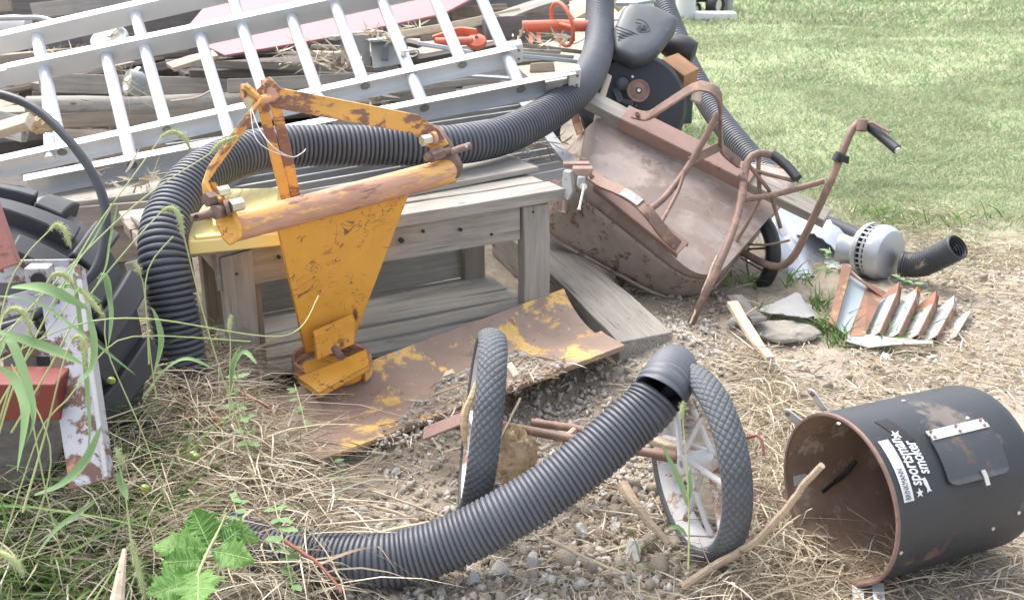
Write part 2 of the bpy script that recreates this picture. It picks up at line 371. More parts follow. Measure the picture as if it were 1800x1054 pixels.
m_seed = island('foxtail_bristles', [(0, (.30,.34,.16)), (.5, (.46,.50,.28)), (1, (.60,.58,.38))], .7, .3)
m_apple = paint('green_crab_apple', (.20,.27,.05), .35)

# ---------------------------------------------------------------- ground
def sm(a, b, x): t = min(1, max(0, (x-a)/(b-a))); return t*t*(3-2*t)
def lawn_edge(x): return 5.65 - .45*sm(1.4, 2.2, x) - .75*sm(2.0, 3.4, x)
def gauss(x, y, cx, cy, r): return math.exp(-((x-cx)**2 + (y-cy)**2)/(r*r))
PIT = Pz(985, 730); CL = Pz(1330, 660); PIT2 = Pz(1010, 860); WR = Pz(1235, 985); HB1 = Pz(610, 800); HB2 = Pz(770, 800); HB3 = Pz(180, 790); HB4 = Pz(60, 900); HB5 = Pz(1175, 625)
def gh(x, y):
    h = .035*noise.noise(Vector((x*.7, y*.7, 1))) + .02*noise.noise(Vector((x*2.3, y*2.3, 5)))
    near = 1 - sm(5.0, 6.5, y)
    h += near*(.018*noise.noise(Vector((x*7, y*7, 2))) + .012*abs(noise.noise(Vector((x*17, y*17, 3)))) + .009*noise.noise(Vector((x*38, y*38, 4))))
    h += -.07*gauss(x, y, PIT.x, PIT.y, .28) - .04*gauss(x, y, PIT2.x, PIT2.y, .16) + .05*gauss(x, y, CL.x, CL.y, .14)
    h += .05*sm(-.7, -1.4, x)*near if x < -.7 else 0
    h += .07*gauss(x, y, HB5.x, HB5.y, .16) + .045*gauss(x, y, HB1.x, HB1.y, .2) + .05*gauss(x, y, HB2.x, HB2.y, .15) + .07*gauss(x, y, HB3.x, HB3.y, .30) + .08*gauss(x, y, HB4.x, HB4.y, .45)
    return h
def axis_lines(lo, f0, f1, hi, fine, grow=1.16):
    a = list(np.arange(f0, f1, fine)); s = fine; x = f0; L = []
    while x > lo: s *= grow; x -= s; L.append(x)
    s = fine; x = a[-1]; Rr = []
    while x < hi: s *= grow; x += s; Rr.append(x)
    return L[::-1] + a + Rr
xs = axis_lines(-90, -1.7, 3.0, 90, .017); ys = axis_lines(-20, 1.9, 5.6, 160, .02)
gv = [(x, y, gh(x, y)) for y in ys for x in xs]; nx = len(xs)
gf = [(j*nx+i, j*nx+i+1, (j+1)*nx+i+1, (j+1)*nx+i) for j in range(len(ys)-1) for i in range(nx-1)]
m, t, b = mat_new('dry_dirt_and_turf'); v = coords(t, rand=False)
n1 = noi(t, v, 5, 8, .65); n2 = noi(t, v, 28, 10, .75); n3 = noi(t, v, 1.3, 4)
c = mixc(t, ramp(t, n1, [(.3, 0), (.7, 1)]), (.24,.19,.135), (.41,.345,.265)); c = mixc(t, ramp(t, n2, [(.35, 0), (.7, .8)]), c, (.46,.41,.345))
c = mixc(t, ramp(t, n2, [(.28, .8), (.40, 0)]), c, (.12,.09,.06))
at = t.nodes.new('ShaderNodeAttribute'); at.attribute_name = 'turf'
gcol = mixc(t, ramp(t, n1, [(.35, 0), (.65, 1)]), (.22,.28,.135), (.33,.37,.22)); gcol = mixc(t, ramp(t, n3, [(.50, 0), (.70, .6)]), gcol, (.38,.36,.245))
c = mixc(t, at.outputs['Fac'], c, gcol); t.links.new(c, b.inputs['Base Color']); b.inputs['Roughness'].default_value = .95; b.inputs['Specular IOR Level'].default_value = .15
bump(t, b, noi(t, v, 55, 10, .7), .9, .012); m_ground = m
ground = npmesh('ground', np.array(gv), np.array(gf), m_ground, True); tag(ground, kind='structure')
ca = ground.data.attributes.new('turf', 'FLOAT', 'POINT')
ca.data.foreach_set('value', np.array([sm(-.5, .7, p[1]-lawn_edge(p[0]) + .35*noise.noise(Vector((p[0]*2, p[1]*2, 9)))) * sm(.1, .8, p[0]-.08*p[1] if p[1] < 17 else 9) for p in gv], dtype=np.float32))

# ---------------------------------------------------------------- lawn, gravel, straw (uncountable)
def inpoly(x, y, poly):
    r = np.zeros(len(x), bool); n = len(poly)
    for i in range(n):
        x0, y0 = poly[i][:2]; x1, y1 = poly[(i+1) % n][:2]
        r ^= ((y0 > y) != (y1 > y)) & (x < (x1-x0)*(y-y0)/(y1-y0+1e-12)+x0)
    return r
def gpoly(px): return [tuple(Pz(u, v)) for u, v in px]
def pxof(x, y, z=0):
    d = y*CP - (z-H)*SP; return 900+F*x/d, 527-F*(y*SP+(z-H)*CP)/d
def ghv(X, Y): return np.array([gh(a, b) for a, b in zip(X, Y)])
def scat(n, poly):
    a = np.array([p[:2] for p in poly]); lo, hi = a.min(0), a.max(0); X, Y = [], []
    while len(X) < n:
        x = rng.uniform(lo[0], hi[0], n*2); y = rng.uniform(lo[1], hi[1], n*2); k = inpoly(x, y, poly); X += list(x[k]); Y += list(y[k])
    return np.array(X[:n]), np.array(Y[:n])
# lawn blades: dense near, sparser and longer-looking far
Vs, Fs, off = [], [], 0
def lawn(n, poly, hmin, hmax, wd, edge=True):
    global off
    X, Y = scat(n, poly)
    if edge:
        e = np.array([sm(-1.1, .9, y-lawn_edge(x)+.5*noise.noise(Vector((x*2.4, y*2.4, 9)))) for x, y in zip(X, Y)])
        pat = np.array([sm(.62, .40, .5+.5*noise.noise(Vector((x*.9, y*.9, 20)))*1.2) for x, y in zip(X, Y)])
        k = (rng.random(len(X)) < e*np.maximum(.38, pat)) & ((X-.08*Y > .35) | (Y > 17)); X, Y = X[k], Y[k]
    n = len(X); Z = ghv(X, Y); P0 = np.stack([X, Y, Z], 1)
    D = rng.normal(size=(n,3))*.55; D[:,2] = 1; D = unit(D)
    clump = np.array([.75+.7*max(0, noise.noise(Vector((x*3, y*3, 30)))) for x, y in zip(X, Y)])
    V, Fq = ribbons('', P0, D, rng.uniform(hmin, hmax, n)*clump, rng.uniform(.6, 1.2, n)*wd, rng.normal(size=(n,3))*[.022,.022,0] - [0,0,.012], None, 2)
    Vs.append(V); Fs.append(Fq+off); off += len(V)
lawn(52000, gpoly([(1150,330),(1900,330),(2000,520),(1500,470),(1200,420)]), .03, .075, .0035)
lawn(90000, gpoly([(900,150),(1950,150),(2000,340),(1050,340)]), .035, .075, .0055)
lawn(60000, gpoly([(900,40),(1900,40),(1950,155),(950,155)]), .04, .09, .010)
lawn(40000, gpoly([(850,-25),(1900,-25),(1900,45),(900,45)]), .06, .12, .022)
grass = npmesh('grass', np.concatenate(Vs), np.concatenate(Fs), m_lawn); tag(grass, 'patchy mown lawn grass beyond the scrap heap', 'grass', kind='stuff')

def ico(sub):
    bm = bmesh.new(); bmesh.ops.create_icosphere(bm, subdivisions=sub, radius=1); V = np.array([v.co[:] for v in bm.verts]); Fc = np.array([[v.index for v in f.verts] for f in bm.faces]); bm.free(); return V, Fc
def rockshape(V, n, r=rng):
    """n angular stones: clip the sphere by random planes"""
    out = np.repeat(V[None], n, 0).copy()
    for _ in range(11):
        nd = unit(r.normal(size=(n,1,3))); lim = r.uniform(.28, .72, (n,1)); dd = (out*nd).sum(-1); ex = np.maximum(0, dd-lim); out -= ex[...,None]*nd
    out *= r.uniform(.55, 1.25, (n,1,3)); out += r.normal(size=out.shape)*.03
    q = r.normal(size=(n,4)); q /= np.linalg.norm(q, axis=1, keepdims=True); a,b_,c_,d_ = q.T
    Rm = np.stack([np.stack([1-2*(c_*c_+d_*d_), 2*(b_*c_-a*d_), 2*(b_*d_+a*c_)],1), np.stack([2*(b_*c_+a*d_), 1-2*(b_*b_+d_*d_), 2*(c_*d_-a*b_)],1), np.stack([2*(b_*d_-a*c_), 2*(c_*d_+a*b_), 1-2*(b_*b_+c_*c_)],1)],1)
    return np.einsum('nij,nvj->nvi', Rm, out)
GRAV = gpoly([(470,770),(640,690),(760,640),(1000,600),(1230,560),(1330,600),(1300,720),(1180,800),(1180,900),(900,930),(600,960),(470,900)])
LOW = gpoly([(470,1080),(1420,1080),(1400,960),(1180,880),(900,930),(560,960)])
RGT = gpoly([(1230,560),(1320,520),(1450,620),(1700,560),(1500,470),(1850,420),(1950,720),(1330,720)])
FAR = gpoly([(950,480),(1300,520),(1230,600),(1000,560)])
BOT = gpoly([(1400,1000),(1900,950),(1950,1100),(1400,1100)])
Vr, Fr, o2 = [], [], 0
base_v, base_f = ico(1)
def gravel(n, poly, s0, s1, lift=.3):
    global o2
    X, Y = scat(n, poly); k = np.array([noise.noise(Vector((x*3.1, y*3.1, 40))) > rng.uniform(-.75, .45) for x, y in zip(X, Y)]); X, Y = X[k], Y[k]; n = len(X)
    S = s0*(s1/s0)**(rng.random(n)**2.2); Vv = rockshape(base_v, n)*S[:,None,None]; Z = ghv(X, Y)
    Vv += np.stack([X, Y, Z+S*lift], 1)[:,None,:]
    Vr.append(Vv.reshape(-1,3)); Fr.append((base_f[None]+(np.arange(n)*len(base_v))[:,None,None]).reshape(-1,3)+o2); o2 += n*len(base_v)
gravel(17000, GRAV, .0025, .022); gravel(5000, LOW, .0025, .026); gravel(5500, RGT, .0025, .018); gravel(900, FAR, .004, .022); gravel(900, BOT, .003, .015)
gr = npmesh('gravel', np.concatenate(Vr), np.concatenate(Fr), m_stone); tag(gr, 'crushed limestone gravel mixed into the dirt between the pipe and the blade', 'gravel', kind='stuff')

Vr, Fr, o2 = [], [], 0
gravel(1300, LOW, .008, .04, .1); gravel(1100, GRAV, .006, .032, .1); gravel(900, RGT, .006, .03, .1); gravel(500, gpoly([(1060,860),(1200,840),(1220,1000),(1100,1030),(960,980)]), .012, .045, .2)
cl_ = npmesh('dirt_clods', np.concatenate(Vr), np.concatenate(Fr), m_ground, True); tag(cl_, 'dry crumbly clods of tan dirt around the pipe and wheels', 'dirt clods', kind='stuff')
# larger loose stones one can tell from the gravel
for i, (u, v, s) in enumerate([(975,735,.036),(930,760,.032),(1065,665,.03),(1010,745,.03),(690,800,.03),(760,770,.024),(640,770,.024),(700,845,.022),(940,1000,.04),(990,975,.035),
        (1110,985,.045),(1020,945,.030),(880,1010,.035),(1160,965,.03),(1085,925,.03),(1190,930,.035),(1130,860,.02),(1260,640,.03),(1340,650,.045),(1290,615,.03),(1560,625,.028),(1590,618,.02),(1637,625,.024),
        (1400,660,.025),(1240,590,.03),(1290,575,.028),(1210,690,.03),(830,1035,.03),(640,1040,.03),(560,720,.025)]):
    p = Pz(u, v); p.z = gh(p.x, p.y) + s*.35; vv, ff = ico(3); V1 = rockshape(vv, 1)[0]*s
    solo(MB().add([Vector(a)+p for a in V1], [tuple(int(q) for q in f) for f in ff]), 'stone', m_stone1, 'fist sized pale limestone stone lying loose among the gravel and dirt', 'stone', 'larger loose stones in the gravel', smooth=False)
for (u, v, d, s, lab) in [(682,632,3.63,.017,'small round grey pebble resting on the upper edge of the yellow blade'), (713,597,3.9,.024,'pale stone on the lower shelf just behind the blade edge'), (1721,221,7.4,.02,'small dark lump alone on the lawn at right')]:
    p = P(u, v, d) if v < 640 and u < 900 else Pz(u, v); vv, ff = ico(2)
    solo(MB().add([Vector(a)*s+p for a in rockshape(vv, 1)[0]], [tuple(int(q) for q in f) for f in ff]), 'pebble', m_stone1 if u < 900 else m_black, lab, 'pebble')

# straw
Vw, Fw, o3 = [], [], 0
def straw(n, poly, l0, l1, wd, lift=.03, up=.15, bend=.08, dirbias=None, keep=None):
    global o3
    X, Y = scat(n, poly)
    if keep: k = np.array([noise.noise(Vector((x*2.7, y*2.7, 50))) > rng.uniform(*keep) for x, y in zip(X, Y)]); X, Y = X[k], Y[k]; n = len(X)
    Z = ghv(X, Y) + rng.random(n)**1.6*lift + .003; D = rng.normal(size=(n,3)); D[:,2] = np.abs(D[:,2])*up
    if dirbias is not None: D += np.array(dirbias)
    D = unit(D); L = l0*(l1/l0)**rng.random(n); B = rng.normal(size=(n,3))*bend*L[:,None]*2; B[:,2] = -np.abs(D[:,2])*L*1.0
    V, Fq = ribbons('', np.stack([X,Y,Z],1), D, L, wd*rng.uniform(.5,1.6,n), B, None, 4, taper='mid'); 
    Vw.append(V); Fw.append(Fq+o3); o3 += len(V)
WEED = gpoly([(-150,1100),(-150,860),(150,800),(330,700),(430,740),(540,850),(600,950),(560,1100)])
WEED2 = gpoly([(150,690),(290,735),(400,700),(420,750),(520,870),(470,930),(300,820),(180,780)])
STR = gpoly([(1310,650),(1400,700),(1420,1000),(1500,1100),(1240,1100),(1290,900)])
straw(3200, GRAV, .03, .14, .0028, .02, keep=(-.4,.5)); straw(2400, LOW, .03, .18, .003, .02, keep=(-.5,.5)); straw(6500, RGT, .03, .17, .003, .015, keep=(-.5,.4)); straw(500, FAR, .03,.12,.003,.02)
straw(1200, BOT, .04, .2, .003, .03); straw(3200, STR, .06, .25, .003, .08, .4)
straw(5000, gpoly([(1380,380),(1900,380),(1900,470),(1400,480)]), .03, .14, .003, .02, keep=(-.4,.4))
sg = npmesh('straw', np.concatenate(Vw), np.concatenate(Fw), m_straw); tag(sg, 'dry broken straw and stalks scattered over the dirt', 'straw', kind='stuff')
Vw, Fw, o3 = [], [], 0
straw(6000, WEED, .08, .35, .0032, .16, .55, .12, (.25,.05,0)); straw(3600, WEED2, .08, .30, .003, .20, .7, .12); straw(300, WEED, .10, .26, .007, .16, .5, .2); straw(420, WEED2, .06, .2, .007, .18, .5, .2)
straw(520, gpoly([(-60,1060),(-60,800),(180,700),(420,690),(480,860),(330,1060)]), .2, .5, .003, .15, 2.2, .25)
straw(160, gpoly([(180,700),(330,650),(430,700),(460,800),(250,800)]), .15, .42, .005, .15, 2.0, .25)
straw(260, gpoly([(430,700),(560,640),(640,700),(560,780)]), .05,.2,.0025,.05,.4)
dg = npmesh('dry_grass', np.concatenate(Vw), np.concatenate(Fw), m_straw); tag(dg, 'tangled heap of dead dry grass in the lower left corner', 'dry grass', kind='stuff')
# green undergrowth at the lower left and tufts by the scrap
Vw, Fw, o3 = [], [], 0
def tuft(n, poly, l0, l1, wd):
    global o3
    X, Y = scat(n, poly); D = rng.normal(size=(n,3))*.5; D[:,2] = 1; D = unit(D); L = rng.uniform(l0, l1, n)
    B = rng.normal(size=(n,3))*L[:,None]*.45; B[:,2] = -.3*L
    V, Fq = ribbons('', np.stack([X,Y,ghv(X,Y)],1), D, L, wd*rng.uniform(.6,1.4,n), B, None, 5, taper='tip'); Vw.append(V); Fw.append(Fq+o3); o3 += len(V)
tuft(2200, gpoly([(-150,1100),(-150,900),(120,850),(300,900),(330,1100)]), .08, .26, .008)
tuft(170, gpoly([(-100,1080),(-60,880),(200,840),(340,930),(330,1090)]), .25, .50, .007)
tuft(60, gpoly([(150,840),(330,800),(420,900),(300,1000)]), .2, .38, .006)
tuft(200, gpoly([(330,640),(420,640),(440,720),(330,720)]), .08,.22,.007)
for (u, v, n, r_) in [(1455,575,90,25),(1480,600,60,25),(1440,540,40,20),(1590,400,90,45),(1530,385,70,40),(1620,560,14,20),(1560,600,30,14),(1640,470,30,20),(1290,500,50,40),(1340,560,30,20),(1250,330,160,40),(1220,240,90,40),(1130,1000,10,30),(1720,400,60,60),(1405,500,40,25),(700,640,0,1),(1230,520,20,30)]:
    if n: tuft(n, gpoly([(u-r_,v+10),(u+r_,v+10),(u+r_,v-12),(u-r_,v-12)]), .04, .15, .006)
ug = npmesh('undergrowth', np.concatenate(Vw), np.concatenate(Fw), m_blade_g); tag(ug, 'green grass tufts growing through the straw and around the scrap', 'undergrowth', kind='stuff')

# ---------------------------------------------------------------- boards
def board(name, p0, p1, wd, th, mat, up=(0,0,1), root=None, rough=.002, seed=0, taper=None):
    p0, p1, up = Vector(p0), Vector(p1), Vector(up); x = p1-p0; L = x.length; x.normalize()
    z = (up - x*up.dot(x)).normalized(); y = z.cross(x); rnd = random.Random(seed or hash((round(p0.x,3), round(p1.y,3))))
    n = max(2, int(L/.12)); vs = []; bend = rnd.uniform(-1,1)*rough*1.5
    for i in range(n+1):
        t = i/n; bz = bend*math.sin(math.pi*t)*4; tp = 1 if taper is None else 1+(taper-1)*t
        for (a, c_) in ((-1,-1),(1,-1),(1,1),(-1,1)):
            vs.append((t*L - L/2 + (rnd.uniform(-1,1)*rough*4 if i in (0,n) else 0), a*wd*tp/2 + rnd.uniform(-1,1)*rough, c_*th/2 + rnd.uniform(-1,1)*rough*.6 + bz))
    fs = [(0,3,2,1), (4*n,4*n+1,4*n+2,4*n+3)] + [(4*i+k, 4*i+(k+1)%4, 4*i+4+(k+1)%4, 4*i+4+k) for i in range(n) for k in range(4)]
    Mx = Matrix.Translation((p0+p1)/2) @ Matrix((x, y, z)).transposed().to_4x4()
    return mkobj(name, vs, fs, mat, root, smooth=False, bevel=min(.004, th*.2), M=Mx)
def plank(name, a, b, wd, th, mat, label, up=(0,0,1), cat='plank', group=None, **k):
    return tag(board(name, a, b, wd, th, mat, up, **k), label, cat, group)

# ---------------------------------------------------------------- workbench
BO = P(455,700,3.62); BO.z = 0; e1 = Vector((.879,.478,0)); e2 = Vector((-.478,.879,0)); ez = Vector((0,0,1))
def W(a, b, c=0): return BO + e1*a + e2*b + ez*c
wb = thing('workbench', 'weathered grey timber workbench with a lower shelf behind the yellow blade', 'workbench', W(.5,.2,0))
TZ = .575
def wpart(n, a, b, wd, th, m=None, up=(0,0,1)): return board(n, a, b, wd, th, m or m_wood, up, wb)
wpart('leg', W(-.035,0,-.02), W(-.035,0,.515), .10, .05, up=-e2); wpart('leg', W(.02,.05,-.02), W(.02,.05,.515), .05, .05, m_wood2, up=-e2)
wpart('leg', W(1.035,.0,-.02), W(1.035,.0,.53), .105, .05, up=-e2); wpart('leg', W(1.09,.045,.30), W(1.09,.045,.53), .06, .04, up=e1); wpart('leg', W(1.075,.05,-.02), W(1.075,.05,.30), .08, .04, up=e1)
wpart('leg', W(.0,.47,-.02), W(.0,.47,.52), .09, .045, m_wood2, up=-e2); wpart('leg', W(1.03,.485,-.02), W(1.03,.485,.52), .09, .045, m_wood2, up=-e2)
wpart('apron', W(-.1,.005,.462), W(.975,.005,.462), .125, .038, up=-e2)
for (a_, c_, r_) in ((.10,.48,.006),(.31,.45,.005),(.52,.47,.009),(.60,.49,.005),(.74,.475,.006),(.86,.44,.004),(1.02,.50,.006),(1.05,.40,.005),(-.04,.45,.005)):
    put(MB().cyl(W(a_,-.021 if a_ < 1 and a_ > 0 else -.026,c_), W(a_,-.012,c_), r_, 10), 'nail_hole', m_dark, wb)
wpart('apron', W(-.05,.5,.46), W(1.08,.5,.46), .11, .038, m_wood2, up=-e2)
wpart('rail', W(1.0,.05,.47), W(1.0,.47,.47), .10, .035, up=e1); wpart('rail', W(-.02,.05,.40), W(-.06,.46,.47), .09, .035, m_wood2, up=e1)
wpart('top_board', W(-.30,.02,TZ-.022), W(1.14,.02,TZ-.022), .115, .042)
wpart('top_board', W(-.30,.14,TZ-.022), W(1.125,.14,TZ-.022), .11, .04); wpart('top_board', W(-.30,.256,TZ-.022), W(1.13,.256,TZ-.022), .11, .04, m_wood2); wpart('top_board', W(-.3,.372,TZ-.022), W(1.12,.372,TZ-.022), .11, .04)
for k, y in enumerate((.03,.135,.24,.345,.445)): wpart('shelf_board', W(-.02,y,.085+.002*(k%2)), W(1.06+.01*k,y,.085+.002*(k%2)), .098, .022, m_shelf)
wpart('shelf_back', W(-.02,.505,.165), W(1.07,.505,.165), .135, .025, m_shelf, up=-e2)
plank('plank', W(-.28,.15,TZ+.016), W(1.16,.29,TZ+.016), .205, .022, m_wood, 'wide loose grey board lying flat on the workbench top under the big pipe')
# timber stack left of the bench
ts = thing('timber_slab', 'thick weathered slab over old boards left of the workbench behind the big pipe', 'timber', P(200,400,3.95))
board('slab', P(95,352,4.15), P(420,310,4.05), .34, .05, m_wood, root=ts); board('slab_edge', P(120,385,3.95), P(330,366,3.85), .08, .035, m_wood2, (0,-1,.2), root=ts)
board('side_board', P(120,430,4.0), P(340,415,3.9), .15, .03, m_wood2, (0,-1,.1), root=ts); board('side_board', P(100,500,4.05), P(340,480,3.95), .14, .03, m_woodd, (0,-1,.1), root=ts)
board('prop', P(225,470,3.9), P(330,445,3.8), .04, .03, m_wood, (0,-1,.1), root=ts)
for (u,v) in ((213,404),(228,422)): pass

# yellow case on the bench
yc = thing('plastic_case', 'flat yellow plastic case lid with raised ribs lying on the left end of the bench', 'plastic case', W(-.05,.1,TZ))
A_, B_, C_, D_ = P(329,424,3.26), P(492,408,3.36), P(494,331,3.76), P(400,333,3.70); D2 = P(325,380,3.48)
top = [A_, B_, C_, D_, D2]; cen = sum(top, Vector())/5
put(MB().prism(top, (0,0,-.045)), 'lid', m_case, yc, bevel=.006)
mb = MB()
for k in range(6):
    t_ = .08+.16*k; a = D_.lerp(C_, t_); b_ = A_.lerp(B_, t_*.98+.0); mb.bar(a.lerp(b_, .06)+Vector((0,0,.006)), a.lerp(b_, .62)+Vector((0,0,.006)), .035, .012)
put(mb, 'rib', m_case, yc, bevel=.004)
put(MB().bar(A_.lerp(B_,.06)+Vector((0,.02,.004)), A_.lerp(B_,.97)+Vector((0,.02,.004)), .03, .01), 'front_ridge', m_case, yc, bevel=.003)
put(MB().strap([P(372,335,3.55),P(380,395,3.33),P(450,385,3.40)], (0,0,1), .004,.02), 'edge_line', m_case, yc)

# bench vise
vi = thing('vise', 'small rusty bench vise clamped on the right corner of the workbench', 'vise', W(1.15,.0,.50))
vx = (P(1040,292,3.9)-P(990,292,3.95)).normalized()
put(MB().box(P(1013,289,3.93), vx*.052, Vector((.0,.02,0)), Vector((0,0,.008))), 'back_jaw', m_rustiron, vi, bevel=.003)
put(MB().prism([P(1007,296,3.84),P(1043,296,3.82),P(1041,306,3.82),P(1032,312,3.82),P(1016,312,3.84),P(1008,306,3.84)], Vector((0,.045,0))), 'front_jaw', m_rustiron, vi, bevel=.004)
put(MB().prism([P(990,300,3.9),P(1003,302,3.88),P(1008,335,3.88),P(998,354,3.88),P(990,350,3.9),P(987,322,3.9)], Vector((.01,.03,0))), 'bracket', m_greybox, vi, bevel=.004)
put(MB().prism([P(1016,311,3.82),P(1030,311,3.82),P(1028,330,3.82),P(1020,336,3.82),P(1014,328,3.82)], Vector((0,.03,0))), 'screw_housing', m_greybox, vi, bevel=.004)
sw = put(MB().cyl(P(1026,328,3.80), P(1020,326,3.95), .012), 'screw', m_zinc, vi)
put(MB().cyl(P(1027,326,3.79), P(1018,367,3.76), .0045).cyl(P(1018,365,3.76), P(1017.6,369,3.76), .007), 'handle', m_zinc, vi)
put(MB().cyl(P(992,352,3.88), P(990,376,3.87), .008).cyl(P(980,371,3.88), P(994,374,3.86), .004), 'clamp_screw', m_rustiron, vi)

# ---------------------------------------------------------------- slatted metal rack behind the bench
rk = thing('slatted_rack', 'metal frame of thin parallel slats with a flat end strip behind the workbench', 'metal rack', Pz(960,230,.54))
S0, S1 = Pz(1008,294,.56), Pz(905,160,.56); sdir = Vector((-.80,-.60,0))
put(MB().bar(S0, S1, .05, .008), 'end_strip', m_strip, rk)
for k in range(14):
    p = S0.lerp(S1, (k+.35)/14); q = p + sdir*(1.6+.02*k); put(MB().bar(p-Vector((0,0,.012)), q-Vector((0,0,.012)), .014, .006).bar(p-Vector((0,0,.03)), q-Vector((0,0,.03)), .006, .03), 'slat', m_strip, rk)

# ---------------------------------------------------------------- ladders
def ladder(label, near0, near1, far0, far1, rungs, mat, ends):
    """near0/near1 = lower rail ends (nearest the viewer), far0/far1 = upper rail ends"""
    root = thing('ladder', label, 'ladder', near0, 'aluminium ladder sections on the heap')
    across0 = (far0-near0); across1 = (far1-near1); along = (near1-near0).normalized(); ac = (across0+across1).normalized(); ac = (ac-along*ac.dot(along)).normalized()
    nrm = along.cross(ac)
    if nrm.z < 0: nrm = -nrm
    hh, fl, th = .050, .029, .0035
    def rail(a, b, inward):
        pr = [(-hh,0),(-hh,fl),(-hh+th,fl),(-hh+th,th),(hh-th,th),(hh-th,fl),(hh,fl),(hh,0)]      # (along nrm, outward)
        mb = MB(); poly = [a + nrm*x + (-inward)*(fl-y_) for x, y_ in []]
        poly = [a + nrm*x - inward*(y_) for x, y_ in pr]; mb.prism(poly, b-a); return mb
    # near rail: flanges point outwards (towards the viewer); web inside
    r1 = put(rail(near0, near1, ac), 'rail', mat, root, smooth=False); r2 = put(rail(far0, far1, -ac), 'rail', mat, root, smooth=False)
    # the far rail shows its smooth inner web, the near rail its channel with the rung sockets
    for t_ in rungs:
        a = near0.lerp(near1, t_); b = far0.lerp(far1, t_)
        put(MB().tube([a-ac*.004, b+ac*.004], .0245, 16).tube([a+ac*.012+nrm*.003, b-ac*.012+nrm*.003], .0235, 5).tube([a+ac*.001,a+ac*.008], .028, 16).tube([b-ac*.001,b-ac*.008], .028, 16), 'rung', mat, root)
        for q, s_ in ((a, -1),):
            ring = put(MB().lathe([(0,.021),(.004,.021),(.004,.028),(0,.028)], q+ac*s_*.0035, ac*s_, 24, close=True), 'rung_collar', mat, root)
            put(MB().prism([q+ac*s_*.0085+along*(.019*math.cos(an))+nrm*(.019*math.sin(an)) for an in [R(x) for x in (-90,-60,-30,0,30,60,90,150,200,240)]], ac*s_*.0006), 'rung_opening', m_plug2, root)
    for (q, ln, sgn, m_) in ends:
        put(MB().box(q, along*ln/2, nrm*(hh+.003), ac*(fl/2+.002)), 'end_cap', m_, root, bevel=.004)
        for s_ in (-.5,.5): put(MB().cyl(q-ac*(fl/2+.001)+along*ln*.2+nrm*hh*s_, q-ac*(fl/2+.006)+along*ln*.2+nrm*hh*s_, .006, 8), 'rivet', m_rustiron, root)
    return root, along, ac, nrm
m_plug2 = paint('shaded_rung_plug', (.20,.20,.18), .6)
# upper section (rails 1 and 3), lower section (rails 2 and 4)
n0, n1 = P(-190,330,4.18), P(905,92,4.50); f0, f1 = P(-215,130,4.50), P(818,-106,4.80)
def tu(u, a=n0, b=n1):
    lo, hi = 0, 1
    for _ in range(30):
        m_ = (lo+hi)/2; q = a.lerp(b, m_); d = q.y*CP-(q.z-H)*SP
        if 900+F*q.x/d < u: lo = m_
        else: hi = m_
    return lo
rA = [tu(u) for u in (-70, 109, 293, 471, 641, 812)]
ladder('upper aluminium ladder section whose lower rail ends above the other one', n0, n1, f0, f1, rA, m_alu, [(n1, .06, 1, m_plug)])
g0, g1 = P(50,323,4.10), P(1008,137,4.42); h0, h1 = P(-120,165,4.55), P(1008,-70,4.75)
h0 = P(18,136,4.46); h1 = P(920,-56,4.74)
g00 = g0.lerp(g1, -.0)
hx0 = h0.lerp(h1, -.25)
rB = [tu(u, g0, g1) for u in (232, 408, 578, 745, 915)]
lr = thing
rootB, al, ac, nr = ladder('lower aluminium ladder section reaching furthest right under the black pipe', g0.lerp(g1,-.0), g1, h0, h1, rB, m_alu2, [(g1, .05, 1, m_plug)])
put(MB().box(g1-al*.085-ac*.018, al*.035, nr*.04, ac*.004), 'guide_bracket', m_tab, rootB, bevel=.002); put(MB().box(g1-al*.085+nr*.043-ac*.018, al*.045, nr*.004, ac*.022), 'guide_lip', m_tab, rootB, bevel=.002)
# the far rail of the lower section runs on to the left of the frame
mbx = MB(); a_, b_ = h0, h0.lerp(h1,-.30); pr = [(-.042,0),(-.042,.036),(-.0385,.036),(-.0385,.0035),(.0385,.0035),(.0385,.036),(.042,.036),(.042,0)]
mbx.prism([a_+nr*x+ac*y_ for x,y_ in pr], b_-a_); put(mbx, 'rail', m_alu2, rootB, smooth=False)
for t_ in (tu(50,g0,g1)-.0,): pass
q = g0.lerp(g1, -.185+.19) ; 
put(MB().tube([h0.lerp(h1,.065)-ac*.5, h0.lerp(h1,.065)], .0205, 16), 'rung', m_alu2, rootB)
put(MB().tube([h0.lerp(h1,-.12)-ac*.46, h0.lerp(h1,-.12)], .0205, 16), 'rung', m_alu2, rootB)
# hose clamp round a rung
cp = P(722,90,4.50); put(MB().tube(cr([P(704,93,4.48),P(715,90,4.44),P(731,88,4.44),P(736,93,4.5),P(728,99,4.55),P(712,98,4.52)], .01, True), .004, 8, closed=True).cyl(P(707,90,4.44), P(707,99,4.44), .012, 12), 'hose_clamp', m_zinc, rootB)

